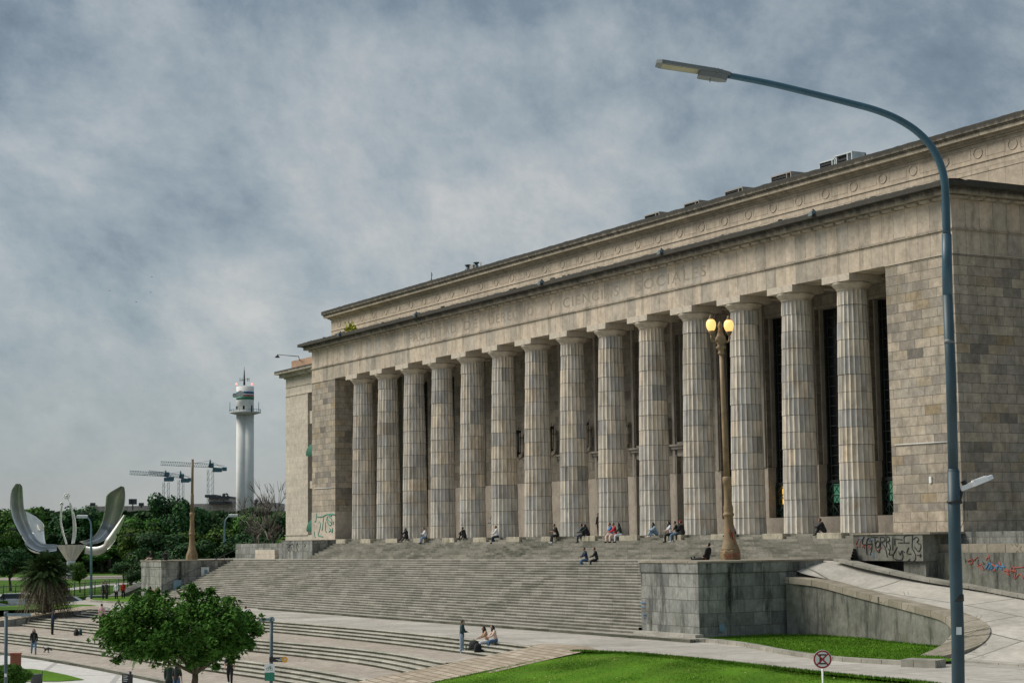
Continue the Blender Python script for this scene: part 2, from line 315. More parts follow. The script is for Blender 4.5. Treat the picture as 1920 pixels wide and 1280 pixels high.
M['wht2'] = plain('tower_concrete', (.66,.67,.655), .85, 0, .10, .25)
M['black'] = plain('black_paint', (.012,.013,.014), .5)
M['dkg'] = plain('dark_grey_paint', (.05,.055,.06), .6)
M['ochre'] = plain('ochre_lamp_paint', (.235,.165,.085), .6, 0, .3, 2.2)
M['ochred'] = plain('weathered_bronze_paint', (.20,.15,.09), .6, 0, .3, 1.5)
M['redp'] = plain('red_paint', (.45,.02,.02), .5); M['redsp'] = plain('red_spray', (.33,.07,.05), .8)
M['crimson'] = plain('sign_red', (.36,.008,.022), .4, 0, .05)
M['greenp'] = plain('sign_green', (.006,.17,.10), .5, 0, .06); M['awn'] = plain('awning_green', (.004,.10,.055), .8)
M['teal'] = plain('teal_spray', (.03,.24,.17), .8); M['blk_sp'] = plain('black_spray', (.018,.02,.022), .8); M['blusp'] = plain('blue_spray', (.06,.20,.36), .8)
M['yel'] = plain('sign_yellow', (.75,.36,.015), .5, 0, .05)
M['bluest'] = plain('blue_stripe', (.02,.10,.26), .6); M['redst'] = plain('faded_red_stripe', (.36,.16,.15), .7); M['grnst'] = plain('green_stripe', (.015,.17,.09), .6)
M['crane'] = plain('crane_teal', (.05,.13,.16), .6)
M['globe'] = emit('lit_globe', (1.0,.52,.15), .68, (.7,.5,.25)); M['redl'] = emit('red_beacon', (1.0,.22,.16), .9)
M['glassd'] = plain('dark_glass', (.010,.014,.014), .12, 0, .2, .6)
M['mull'] = plain('bronze_mullion', (.010,.016,.014), .5)
M['litg'] = emit('green_lit_room', (.25,.85,.50), .10, (.04,.07,.05)); M['lity'] = emit('amber_lit_room', (1.0,.55,.10), .75, (.2,.12,.04))
M['grille'] = plain('green_grille', (.008,.035,.022), .5)
M['door'] = plain('dark_green_door', (.008,.022,.018), .5)
M['glz'] = plain('car_glass', (.03,.04,.045), .1)
M['carw'] = plain('car_white', (.6,.62,.62), .3); M['cars'] = plain('car_silver', (.33,.36,.38), .3, .3); M['tyre'] = plain('tyre', (.015,.015,.015), .8)
M['roofd'] = plain('roof_bitumen', (.12,.115,.10), .95)
M['orst'] = plain('orange_brick_parapet', (.42,.27,.18), .9, 0, .2)
M['sgrey'] = plain('sign_grey_blue', (.18,.25,.28), .5); M['signb'] = plain('sign_back_white', (.55,.60,.60), .5)
M['trunkm'] = plain('hill_dark', (.03,.05,.02), .95)
M['bldw'] = block('pale_far_wall', 6, 3, [(0,(.50,.48,.44)),(1,(.56,.53,.49))], streak=.2, seed=20, mw=.03)
M['pylon_base'] = block('pylon_base_stone', 1.35, .56, [(0,(.40,.36,.30)),(.5,(.48,.42,.35)),(1,(.52,.46,.38))], streak=.35, seed=2, moss=.35, dirt=(.09,.09,.06))
M['capital'] = block('capital_stone', 9, 90, [(0,(.46,.425,.37)),(1,(.52,.475,.41))], mw=0.0, streak=.25, seed=41, mott=.35)
ZEN = .7; SKYK = .57; EXPO = .84; SUNE = 2.15
# ================================================================ BUILDING
S = 5.2736; NC = 14; XL, XR = -9.59, 78.14; XI0, XI1 = -4.13, 72.69; YF = -.97; YW = 4.5
HE = 14.71
bld = thing('columned_building', 'long weathered stone faculty building with fourteen fluted columns', 'building', (34.28, 0, 0))
# columns
def column():
    b = MB(); nf = 20; sub = 5; rs = []; zs = []
    for k in range(14): zs += [k+.012, k+.03, k+.5, k+.97, k+.988]
    zs[0] = 0.0
    H = 14.0
    for z in zs+[13.9]:
        pass
    levels = []
    for k in range(14):
        for d in (0.0, .02, .5, .98, 1.0):
            levels.append((k+d, d in (0.0, 1.0)))
    rnd = random.Random(3); off = [(rnd.uniform(-.012, .012), rnd.uniform(-.012, .012), rnd.uniform(-.008, .012)) for _ in range(14)]
    for z, joint in levels:
        t = z/H; r = 1.06*(1-t)+.83*t+.02*math.sin(math.pi*t)
        k = min(13, int(z if not (joint and z > 0 and abs(z-round(z)) < 1e-6 and levels.index((z, joint)) % 5 == 4) else z-.001))
        ox, oy, dr = off[k]; fr = (z-k) if z-k <= 1 else 1
        r += dr + .012*(1-fr)
        if joint: r -= .022
        P = []
        for i in range(nf):
            for j in range(sub):
                a = 2*math.pi*(i+j/sub)/nf; d = .10*r*math.sin(math.pi*j/sub)
                P.append((ox+(r-d)*math.cos(a), oy+(r-d)*math.sin(a), z))
        rs.append(b.ring(P))
    for a, c in zip(rs, rs[1:]): b.bridge(a, c, 0, True, 0)
    b.cap(rs[0], 0, True); b.cap(rs[-1])
    return b
c0 = column().build('column', M['flute'], None)
cap = MB(); cap.lathe([(.80, 13.86), (.87, 13.86), (.885, 13.90), (.87, 13.93), (.91, 13.95), (1.02, 14.06), (1.13, 14.17), (1.17, 14.23), (1.15, 14.275)], 48, m=0)
cap.box(-1.24, -1.17, 14.30, 1.24, 1.17, HE-.004); cap.box(-1.0, -1.0, 14.27, 1.0, 1.0, 14.296)
cap0 = cap.build('capital', M['capital'], None)
for k in range(NC):
    c = c0 if k == 0 else c0.copy(); 
    if k: COL.objects.link(c)
    c.parent = bld; c.location = (k*S-34.28, 0, 0)
    d = cap0 if k == 0 else cap0.copy()
    if k: COL.objects.link(d)
    d.parent = c
    c.rotation_euler = (0, 0, (k*7 % 20)*2*math.pi/20)
    d.rotation_euler = (0, 0, -(k*7 % 20)*2*math.pi/20)
# pylons (the two solid corner towers)
for x0, x1 in ((XL, XI0), (XI1, XR)):
    p = MB().box(x0, YF, 2.58 if x0 < 0 else 1.12, x1, 34 if x0 > 0 else YW+.6, 14.66).build('corner_pylon', M['pylon'], bld)
    bs = MB(); hb = 2.58 if x0 < 0 else 1.12
    bs.box(x0-.03, YF-.03, .004, x1+.03, 34 if x0 > 0 else YW+.6, hb-.004)
    bs.build('repainted_base', M['dado'] if x0 < 0 else M['pylon_base'], p)
    MB().box(x0-.05, YF-.05, 14.664, x1+.05, YF+.4, 14.706).box(x1-.2, YF+.404, 14.664, x1+.05, 34 if x0 > 0 else YW, 14.706).build('thin_string', M['wing'], p)
    MB().tube([(x0+(.6 if x0 < 0 else .35), YF-.05, 4.77), (x1-.25, YF-.05, 4.72)], .022, 6).build('wall_conduit', M['white'], p)
bwall = MB()
bwall.box(XI1+3.0, YF-.06, 2.6, XI1+3.18, YF, 2.95)
bwall.build('wall_fitting', M['white'], bld)
# entablature
e = MB(); YE = 34
e.box(XL, YF, HE, XR, .97, 15.95); e.box(XR-1.6, .974, HE, XR, YE, 15.95); e.box(XL, .974, HE, XL+1.4, YW+1, 15.95)
e.build('architrave', M['arch'], bld)
e = MB()
for (d, z0, z1) in ((.10, 15.954, 16.03), (.05, 16.034, 16.11)):
    e.box(XL-d, YF-d, z0, XR+d, .9, z1); e.box(XR-1, .904, z0, XR+d, YE, z1)
e.build('string_course', M['arch'], bld)
e = MB(); e.box(XL, YF, 16.114, XR, YW+.5, 17.60); e.box(XR-2, YW+.504, 16.114, XR, YE, 17.60)
e.build('frieze', M['entab'], bld)
dn = MB(); nd = int((XR-XL)/1.02)
for i in range(nd+1):
    x = XL-.1+i*1.02; dn.box(x, YF-.30, 17.60, min(x+.80, XR+.3), YF+.1, 17.735)
for i in range(6):
    y = YF+.15+i*1.02; dn.box(XR-.1, y, 17.60, XR+.30, y+.80, 17.735)
dn.build('dentil_band', M['cornice'], bld)
cn = MB()
for (d, z0, z1) in ((.22, 17.739, 17.80), (.62, 17.804, 18.06), (.72, 18.064, 18.13), (1.05, 18.134, 18.38)):
    cn.box(XL-d, YF-d, z0, XR+d, YW+.4, z1); cn.box(XR-1, YW+.404, z0, XR+d, YE, z1)
# uneven sooty lip with growth on top
rnd = random.Random(5); n_ = 360; x0 = XL-1.03; dx = (XR-XL+2.06)/n_
A = [(x0+i*dx, YF-1.035-rnd.uniform(-.012, .012), 18.384) for i in range(n_+1)]
B = [(x0+i*dx, YF-.98, 18.42+.05*mnoise.noise(Vector((i*.11, 2, 0)))+rnd.uniform(0, .05)) for i in range(n_+1)]
C_ = [(x0+i*dx, YF-.3, 18.47+.04*mnoise.noise(Vector((i*.2, 9, 0)))) for i in range(n_+1)]
D_ = [(x0+i*dx, YF+.3, 18.384) for i in range(n_+1)]
cn.strip(A, B); cn.strip(B, C_); cn.strip(C_, D_)
cn.box(XR+.2, YF+.3, 18.384, XR+1.03, YE, 18.46)
cn.build('cornice', M['cornice'], bld)
MB().box(XL+.2, YF+.5, 18.37, XR-.2, 40, 18.40).build('portico_roof', M['roofd'], bld)
# inscription
def text_mesh(s, size, ext=.012, font_space=1.0, align='LEFT'):
    cu = bpy.data.curves.new('txt', 'FONT'); cu.body = s; cu.size = size; cu.extrude = ext; cu.space_character = font_space; cu.align_x = align
    o = bpy.data.objects.new('txt', cu); COL.objects.link(o); bpy.context.view_layer.update()
    me = bpy.data.meshes.new_from_object(o.evaluated_get(bpy.context.evaluated_depsgraph_get()))
    bpy.data.objects.remove(o); bpy.data.curves.remove(cu); return me
def text_obj(name, s, size, mat, parent, loc, rot=(R(90), 0, 0), width=None, ext=.012, sp=1.0, align='LEFT'):
    me = text_mesh(s, size, ext, sp, align); o = bpy.data.objects.new(name, me); COL.objects.link(o); me.materials.clear(); me.materials.append(mat)
    if width:
        xs = [v.co.x for v in me.vertices]; k = width/(max(xs)-min(xs)); x0 = min(xs)
        for v in me.vertices: v.co.x = (v.co.x-x0)*k
    o.parent = parent; o.location = Vector(loc)-parent_world(parent); o.rotation_euler = rot; return o
M['carved'] = plain('carved_letter_recess', (.34,.29,.225), .95, 0, .2, .8)
for w, x0, x1 in (('FACULTAD', 11.6, 20.4), ('DE', 21.7, 24.1), ('DERECHO', 26.0, 33.0), ('Y', 35.2, 36.1), ('CIENCIAS', 37.4, 44.9), ('SOCIALES', 47.2, 55.4)):
    text_obj('carved_inscription', w, 1.02, M['carved'], bld, (x0, YF-.004, 16.42), width=x1-x0, ext=.006, sp=1.25)
# cella wall: piers, windows, doors
Z15 = 15.25
for k in range(0, NC):
    x0 = k*S-.25*S; x1 = k*S+.25*S
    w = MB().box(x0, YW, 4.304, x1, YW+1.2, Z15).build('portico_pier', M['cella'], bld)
    MB().box(x0-.012, YW-.012, .004, x1+.012, YW+1.2, 4.30).build('painted_dado', M['dado'], w)
    if k >= 3:
        for q, yy, wd_ in ((x0+.12, YW-.10, .28), (x1-.40, YW-.10, .28), (x0-.10, YW+.35, .12), (x1-.02, YW+.35, .12)):
            MB().box(q, yy, 4.32, q+wd_, yy+(.096 if wd_ > .2 else .45), Z15-.1).build('pilaster_moulding', M['smooth'], w)
for j in range(13):
    xa = (j+.25)*S; xb = (j+.75)*S; MB().box(xa, YW+.02, 14.05, xb, YW+1.1, Z15).build('window_lintel', M['cella'], bld)
    if not 4 <= j <= 8:
        MB().box(xa-.02, YW-.03, .004, xb+.02, YW+1.0, 1.04).build('window_sill', M['dado'], bld)
def window(j):
    xa = (j+.25)*S+.02; xb = (j+.75)*S-.02; door = 4 <= j <= 8; z0 = 6.55 if door else 1.05; z1 = 14.04; y = YW+.72
    fr = MB(); W = xb-xa
    for q in (0, .16, .5, .84, 1): fr.box(xa+W*q-.045, y-.07, z0, xa+W*q+.045, y+.03, z1)
    fr.box(xa, y-.09, z0, xa+.22, y+.02, z1); fr.box(xb-.22, y-.09, z0, xb, y+.02, z1)
    z = z0+.06
    while z < z1: fr.box(xa, y-.055, z-.03, xb, y+.02, z+.03); z += .62
    if not door:
        fr.box(xa, y-.14, 3.12, xb, y+.02, 3.32)
    o = fr.build('window', M['mull'], bld)
    MB().box(xa, y+.035, z0, xb, y+.06, z1).build('pane', M['glassd'], o)
    if not door:
        g = MB(); n = 4
        for a in range(n):
            u0 = xa+W*a/n; u1 = xa+W*(a+1)/n
            for b_ in range(3):
                v0 = 1.1+b_*.66; v1 = v0+.66
                for p, q in (((u0, v0), (u1, v1)), ((u0, v1), (u1, v0))): g.tube([(p[0], y-.16, p[1]), (q[0], y-.16, q[1])], .028, 5)
            g.box(u0-.02, y-.18, 1.05, u0+.02, y-.13, 3.12)
        g.build('security_grille', M['grille'], o)
        if j in (10, 11, 12):
            lm = M['lity'] if j == 10 else M['litg']
            lp = MB()
            for a, b_ in ((.12, .44), (.56, .9)): lp.box(xa+W*a, y+.005, 1.9, xa+W*b_, y+.03, 3.06)
            lp.build('lit_pane', lm, o)
for j in range(13): window(j)
for j in range(4, 9):
    xa = (j+.25)*S; xb = (j+.75)*S
    d = MB().box(xa+.32, YW+.55, .01, xb-.32, YW+.62, 5.2)
    for q in range(1, 6): d.box(xa+.45, YW+.52, q*.9-.55, (xa+xb)/2-.08, YW+.549, q*.9+.1); d.box((xa+xb)/2+.08, YW+.52, q*.9-.55, xb-.45, YW+.549, q*.9+.1)
    d = d.build('entrance_door', M['door'], bld)
    f = MB(); f.box(xa+.002, YW+.3, .01, xa+.318, YW+.9, 5.5); f.box(xb-.318, YW+.3, .01, xb-.002, YW+.9, 5.5); f.box(xa+.322, YW+.3, 5.2, xb-.322, YW+.9, 5.5)
    f.box(xa-.18, YW-.06, .01, xa-.002, YW+.28, 5.62); f.box(xb+.002, YW-.06, .01, xb+.18, YW+.28, 5.62); f.box(xa, YW+.02, 5.504, xb, YW+.9, 6.0)
    f.box(xa-.4, YW-.22, 6.004, xb+.4, YW+.95, 6.2); f.box(xa-.5, YW-.34, 6.204, xb+.5, YW+.95, 6.34); f.box(xa-.3, YW+.0, 6.344, xb+.3, YW+.95, 6.5)
    f.build('door_surround', M['smooth'], d)
c = MB(); c.box(XI0+.01, .974, Z15+.004, XI1-.01, YW+1.2, Z15+.3)
for k in range(NC): c.box(k*S-.42, .974, 14.72, k*S+.42, YW-.004, Z15)
c.build('portico_ceiling', M['arch'], bld)
MB().box(XI0, -1.45, -.30, XI1, YW, 0).build('portico_floor', M['smooth'], bld)
MB().box(-31, -.6, -8, 78.1, 33, -.304).build('podium', M['gran'], bld)
# wall lanterns
def lantern():
    t = thing('wall_lantern', None, 'lantern')
    b = MB(); b.lathe([(.30, 0), (.33, .08), (.30, .16)], 6); b.lathe([(.36, 1.72), (.40, 1.8), (.34, 1.92)], 6)
    for i in range(6):
        a = i*math.pi/3; b.tube([(.29*math.cos(a), .29*math.sin(a), .1), (.34*math.cos(a), .34*math.sin(a), 1.75)], .035, 5); b.tube([(.37*math.cos(a), .37*math.sin(a), 1.85), (.40*math.cos(a), .40*math.sin(a), 2.2)], .022, 4)
    b.lathe([(.05, -.25), (.14, -.2), (.2, 0)], 8)
    b.build('cage', M['black'], t); MB().lathe([(.22, .18), (.24, 1.7)], 6).build('lantern_glass', M['lumi'], t)
    MB().tube([(0, 0, -.15), (0, .25, -.42), (0, .5, -.2), (0, .58, .1)], .06, 8).box(-.05, .0, 1.3, .05, .6, 1.36).build('bracket', M['smooth'], t)
    return t
lt = lantern(); lt['group'] = 'lanterns along the portico wall'
names = ['sixth', 'seventh', 'eighth', 'ninth', 'tenth']
for i, k in enumerate(range(4, 9)):
    o = lt if i == 0 else copy_tree(lt)
    o.location = (k*S+.25, 3.9, 6.65); o['label'] = 'black cage lantern seen just right of the '+names[i]+' column from the left'
# attic storey
YA = 7.0; AL, AR = -23.5, 92.1
a = MB().box(AL, YA, 17.0, AR, 40, 22.50).build('attic_wall', M['attic'], bld)
a = MB(); a.box(AL-.06, YA-.06, 21.36, AR+.06, YA+.5, 21.42); a.box(AL-.03, YA-.03, 20.75, AR+.03, YA+.5, 20.78); a.box(AL-.05, YA-.05, 22.30, AR+.05, YA+.5, 22.36)
a.build('attic_string', M['attic'], bld)
a = MB()
i = 0; x = 35.1-2.828*21
while x < AR:
    if x > AL+1: 
        rr = [(x+.36*math.cos(q*math.pi/10), YA-.02, 21.93+.30*math.sin(q*math.pi/10)) for q in range(21)]
        a.tube(rr, .026, 5)
        a.box(x+.62, YA-.016, 21.64, x+2.20, YA-.004, 21.66); a.box(x+.62, YA-.016, 22.2, x+2.20, YA-.004, 22.22); a.box(x+.60, YA-.016, 21.64, x+.62, YA-.004, 22.22); a.box(x+2.2, YA-.016, 21.64, x+2.22, YA-.004, 22.22)
    x += 2.828
a.build('ring_ornament', M['attic'], bld)
a = MB()
for (d, z0, z1) in ((.12, 22.504, 22.62), (.3, 22.624, 22.75), (.62, 22.754, 23.0), (.7, 23.004, 23.08), (.8, 23.084, 23.44)):
    a.box(AL-d, YA-d, z0, AR+d, 40+d, z1)
A = [(AL-.8+i*.35, YA-.79, 23.444) for i in range(336)]; B = [(AL-.8+i*.35, YA-.72, 23.46+.05*random.random()) for i in range(336)]; C_ = [(AL-.8+i*.35, YA+.2, 23.444) for i in range(336)]
a.strip(A, B); a.strip(B, C_)
a.build('attic_cornice', M['atticc'], bld)
MB().box(83.0, 2.2, 18.4, 84.3, 3.2, 19.2).build('roof_hatch', M['wing'], bld) if False else None
MB().box(80.6, 5.4, 18.4, 81.8, 6.4, 19.35)
# left wing
WL = -31.07; WY = 5.0
wg = MB(); wg.box(WL, WY, .56, -25.05, 30, 16.95); wg.box(-25.046, WY+.75, .56, XL+2, 30, 16.95); wg.box(-25.046, WY, 15.15, XL+.5, WY+.746, 16.95)
for z0, z1 in ((5.25, 6.0), (8.7, 9.3), (11.9, 13.2)): wg.box(-25.046, WY+.18, z0, XL+.5, WY+.746, z1)
wg = wg.build('wing_wall', M['wing'], bld)
x = MB(); x.box(WL-.06, WY-.06, 16.0, XL+.4, WY-.004, 16.06); x.box(WL-.06, WY-.06, 15.08, XL+.4, WY-.004, 15.13); x.box(WL-.1, WY-.12, .50, -25.0, WY+.2, .556); x.box(WL, WY-.04, -.3, XL+.4, 30, .496)
x.build('wing_string', M['wing'], wg)
x = MB()
for (d, z0, z1) in ((.15, 16.954, 17.1), (.55, 17.104, 17.45), (.95, 17.454, 17.8)): x.box(WL-d, WY-d, z0, XL+.4, 30, z1)
x.build('wing_cornice', block('wing_cornice_stone', 1.6, 9, [(0,(.45,.42,.36)),(1,(.5,.46,.40))], streak=.4, seed=25, topdirt=(17.45, 17.7)), wg)
MB().box(WL+.1, WY+.6, 17.804, XL+.4, 29, 18.9).build('brick_parapet', M['orst'], wg)
gw = MB()
for z0, z1 in ((1.2, 5.25), (6.0, 8.7), (9.3, 11.9), (13.2, 15.15)): gw.box(-25.04, WY+.70, z0, XL+.5, WY+.745, z1)
gw.build('wing_window', M['glassd'], wg)
def awning(x, z):
    b = MB(); n = 8; w_ = 1.9; P0 = []; P1 = []
    for i in range(n+1):
        a_ = i/n*math.pi/2; y = WY+.5-1.5*math.sin(a_)*1.0; zz = z+1.3*math.cos(a_)
        P0.append((x-w_/2, y, zz)); P1.append((x+w_/2, y, zz))
    b.strip(P0, P1)
    for P in (P0, P1):
        c_ = (P[0][0], WY+.5, z); 
        for i in range(n): b.poly([P[i], P[i+1], c_])
    b.poly([P0[-1], P1[-1], (P1[-1][0], P1[-1][1]+.02, z-.22), (P0[-1][0], P0[-1][1]+.02, z-.22)])
    return b.build('awning', M['awn'], bld)
pa = onY(581, 850, WY-1.0); awning(pa.x-.1, pa.z); pb = onY(582, 992, WY-1.0); awning(pb.x-.1, pb.z)
# plinth blocks under the two corner pylons
def zl(x): return -1.42-.0037*(66-x)
t = thing('stone_plinth', 'grey granite plinth block with black spray tags under the left corner pylon', 'plinth', (-5, -3, -1.7))
MB().box(-8.9, -4.3, zl(-6)+.0, -1.6, -1.0, -.02).build('plinth_block', M['gran'], t)
MB().box(-9.3, -4.34, -.016, -1.5, WY, .0).build('plinth_cap', M['wing'], t)
tpl = t
t2 = thing('stone_plinth', 'graffiti covered concrete plinth block under the right corner pylon', 'plinth', (74.5, -3, -1.5))
MB().box(72.4, -3.6, -1.47, 77.95, -1.0, -.10).build('plinth_block', M['wallm'], t2)
MB().box(72.34, -3.66, -.096, 78.6, -1.0, .0).build('plinth_cap', M['coping'], t2)
MB().box(73.4, -2.3, -3.4, 77.2, -1.0, -1.474).build('plinth_support', M['wallm'], t2)
MB().box(76.2, -3.4, -3.3, 77.9, -2.3, -1.474).build('plinth_foot', M['wallm'], t2)
# retaining walls right of the pylon
t3 = thing('retaining_wall', 'stained retaining wall with red and blue graffiti beside the curved ramp', 'retaining wall', (84, -3, -3))
MB().box(77.9, -2.6, -8, 112, -2.0, -1.05).build('lower_wall', M['wallm'], t3)
MB().box(77.4, -2.45, -1.046, 112, -1.1, -.62).build('ledge', M['coping'], t3)
MB().box(77.4, -1.3, -.616, 112, -.99, .0).build('upper_band', M['gran'], t3)
MB().box(78.6, -1.28, -.005, 112, 34, .004).build('terrace_top', M['kerb'], t3)

# ================================================================ STAIRS
def sx(z, base=-5.4): return z
st = thing('monumental_staircase', 'broad weathered stone staircase rising to the colonnade', 'staircase', (34, -10, -5.4))
b = MB(); n = 25; Yb = -14.15; tr = (14.15-5.95)/n; segs = 24
for i in range(n):
    y0 = Yb+i*tr; f0 = (i)/n; f1 = (i+1)/n; xr = 66.2
    def zz(x, f): return -5.4+(zl(x)+5.4)*f
    R0 = []; R1 = []; R2 = []; R3 = []
    X = [-16.4+(xr+16.4)*q/segs for q in range(segs+1)]
    A = [(x, y0, zz(x, f0)) for x in X]; B = [(x, y0-.012, zz(x, f1)-.045) for x in X]; B2 = [(x, y0-.012, zz(x, f1)) for x in X]; C_ = [(x, y0+tr, zz(x, f1)) for x in X]
    b.strip(A, B, 1); b.strip(B, B2); b.strip(B2, C_)
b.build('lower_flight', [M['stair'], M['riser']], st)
b = MB(); b.box(66.2, -14.15, -5.42, 72.6, -13.32, -5.24); b.box(66.2, -13.84, -5.236, 72.1, -13.32, -5.08); b.box(-16.6, -14.5, -5.50, 72.9, -14.154, -5.402)
b.build('bottom_step', M['stair'], st)
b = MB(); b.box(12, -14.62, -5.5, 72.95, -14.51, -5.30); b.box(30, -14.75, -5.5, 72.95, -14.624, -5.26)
b.build('dark_bottom_kerb', M['riserA'], st); MB().box(30, -14.72, -5.258, 72.9, -14.2, -5.235).build('kerb_tread', M['kerb'], st)  # kerb front takes the dark riser colour
b = MB(); A = [(-30, -5.95, zl(-30)), (71.3, -5.95, zl(71))]; B = [(-30, -1.0, zl(-30)), (71.3, -1.0, zl(71))]; b.strip(A, B); b.build('landing', M['stair'], st)
b = MB(); n = 10; tr = (4.8-1.45)/n
for i in range(n):
    y0 = -4.8+i*tr
    def zz(x, f): return zl(x)*(1-f)
    X = [-1.6+(74.0+max(0, -3.6-y0))*q/segs for q in range(segs+1)]; f0 = i/n; f1 = (i+1)/n
    A = [(x, y0, zz(x, f0)) for x in X]; B = [(x, y0-.01, zz(x, f1)-.025) for x in X]; B2 = [(x, y0-.01, zz(x, f1)) for x in X]; C_ = [(x, y0+tr, zz(x, f1)) for x in X]
    b.strip(A, B); b.strip(B, B2); b.strip(B2, C_)
b.build('upper_flight', M['stairU'], st)
# seat blocks
ords = ['first','second','third','fourth','fifth','sixth','seventh','eighth','ninth','tenth','eleventh','twelfth','thirteenth','fourteenth']
rnd = random.Random(11)
for k in range(NC):
    b = MB(); w_ = 1.02+rnd.uniform(-.05, .12); x = k*S+.15
    b.box(x-w_, -2.32, -.50, x+w_, -1.46, .035)
    o = b.build('stone_block', M['seat'], None); tag(o, 'weathered low stone block at the foot of the %s column from the left' % ords[k], 'stone block', 'stone blocks below the columns')
    bv = o.modifiers.new('b', 'BEVEL'); bv.width = .03; bv.segments = 2
# pedestals
def pedestal(x0, x1, y0, y1, zt, label, mat):
    t = thing('stone_pedestal', label, 'pedestal', ((x0+x1)/2, (y0+y1)/2, -5.4))
    MB().box(x0, y0, -5.6, x1, y1, zt-.60).build('pedestal_body', mat, t)
    MB().box(x0-.05, y0-.05, zt-.595, x1+.05, y1+.05, zt-.10).build('top_course', mat, t)
    MB().box(x0-.09, y0-.09, zt-.096, x1+.09, y1+.09, zt).build('top_slab', M['coping'], t); return t
pedR = pedestal(66.2, 71.7, -13.3, -5.2, -1.35, 'big grey granite pedestal carrying the lit lamp post', M['gran'])
pl_ = pedestal(-22.5, -16.4, -13.3, -5.5, -1.72, 'grey granite pedestal carrying the lampless ochre post', M['granl'])
MB().box(73.3-1.9+.28, -11.6, -4.9, 73.3-1.9+.33, -11.2, -4.45)
o = MB().box(71.76, -12.1, -5.0, 71.80, -11.78, -4.6).build('utility_plate', M['bluel'], None); tag(o, 'small pale blue plate on the pedestal below the lit lamp post', 'plate')
o = MB().box(-14.1, -4.9, -1.75, -9.1, -4.5, -.85).build('low_wall', M['wing'], None)
tag(o, 'low dirty white wall left of the tagged plinth', 'wall')
# hand rail with two notice boards
hr = thing('handrail', 'thin metal handrail climbing beside the left pedestal', 'handrail', (-16.0, -13.5, -5.4))
b = MB(); b.tube([(-16.0, -14.0, -4.35), (-16.0, -5.9, -.7)], .03, 6)
for q in range(7):
    y = -14+q*1.35; z = -5.4+(y+14.15)/8.2*3.68; b.tube([(-16.0, y, z), (-16.0, y, z+1.05)], .022, 6)
b.build('rail', M['dkg'], hr)
for y, m1, lb in ((-11.9, M['bluel'], 'blue'), (-9.2, M['signb'], 'white')):
    z = -4.55 if lb == 'blue' else -3.4
    o = MB().box(-15.93, y-.38, z, -15.90, y+.38, z+1.0)
    if lb == 'white': o.box(-15.896, y-.25, z+.15, -15.892, y+.1, z+.3, 1).box(-15.896, y-.1, z+.4, -15.892, y+.25, z+.75, 1)
    o = o.build('notice_board', [m1, M['bluel']], None)
    tag(o, '%s notice board hung on the handrail beside the left pedestal' % lb, 'notice board')

# ================================================================ GROUND
def struct(name, b, m): return tag(b.build(name, m), kind='structure')
g = MB(); q = 9000
g.poly([(-q, -q, -8.2), (q, -q, -8.2), (q, q, -8.2), (-q, q, -8.2)]); struct('ground', g, M['earth'])
NL = [(-12,-36),(-12.6,-30),(-16,-26.6),(-19.3,-24.6),(-22,-19.9),(-27,-16.8),(-31.8,-13.1),(-38.2,-8),(-60,9),(-90,33)]
FLn = [(-24,-34),(-27.6,-26.5),(-32,-22.9),(-35.5,-16.1),(-43.6,-10.1),(-52.6,-3.5),(-70,12),(-90,33)]
struct('park_lawn', MB().poly([(x, y, -5.46) for x, y in FLn]+[(120, 33, -5.46), (60, 220, -5.46), (-260, 180, -5.46), (-260, -300, -5.46), (-24, -400, -5.46)]), M['park'])
struct('near_ground', MB().poly([(x, y, -5.46) for x, y in NL]+[(120, 33, -5.46), (120, -3, -5.46), (-4.6, -3, -5.46), (-4.6, -22, -5.46), (-5, -36, -5.46)]), M['park'])
struct('far_ground', MB().poly([(400, 200, -5.5), (400, 6000, -5.5), (-6000, 6000, -5.5), (-6000, -2000, -5.5), (-240, -2000, -5.5), (-240, 150, -5.5)]), M['earth'])
g = MB().poly([(x, y, -6.6) for x, y in NL]+[(x, y, -6.6) for x, y in reversed(FLn[:-1])]); struct('sunken_road', g, paving('asphalt', (.05,.05,.05), (.06,.06,.06), 30, 30, .01, (.04,.04,.04)))
g = MB().strip([(x, y, -5.46) for x, y in NL], [(x-.6, y-.3, -6.62) for x, y in NL]).strip([(x, y, -5.46) for x, y in FLn], [(x+.6, y, -6.62) for x, y in FLn]); struct('road_bank', g, M['park'])
# grassy bank where the palm stands
g = MB(); A = []; 
for i in range(13):
    y = -22-i*1.9; A.append(y)
for i in range(12):
    for x0, x1 in ((-14, -9.5), (-9.5, -5.2)):
        def zb(x, y): return -5.46+.10*max(0, 1-abs((x+9)/6))-max(0, (-24-y))*.10*((x+14)/9)
        g.quad((x0, A[i], zb(x0, A[i])), (x1, A[i], zb(x1, A[i])), (x1, A[i+1], zb(x1, A[i+1])), (x0, A[i+1], zb(x0, A[i+1])))
struct('palm_bank', g, M['lawn'])
Y1T = [(-3, -24.6), (6, -24.3), (14, -23.3), (31, -21.9), (41, -21.4), (49, -21.3), (56, -21.45), (62, -21.8), (66, -22.05), (70.3, -22.6)]
Y2T = [(-3, -29.3), (7, -28.6), (15, -28.2), (44, -26.9), (52, -26.2), (59, -25.95), (64, -26.3), (67, -26.8), (71, -27.4)]
Y3T = [(-3, -35.4), (9, -34.2), (18, -33.4), (30, -32.5), (54, -31.4), (58, -31.1), (64, -31.1), (67, -31.3), (71, -31.6)]
Y4T = [(-3, -41), (25, -38.0), (32, -37.3), (41, -37.0), (51, -37.0), (57, -37.1), (75, -37.9)]
def sm(tab, x): return (lerp_tab(tab, x-2)+lerp_tab(tab, x)+lerp_tab(tab, x+2))/3
XS0, XS1 = -.5, 70.2
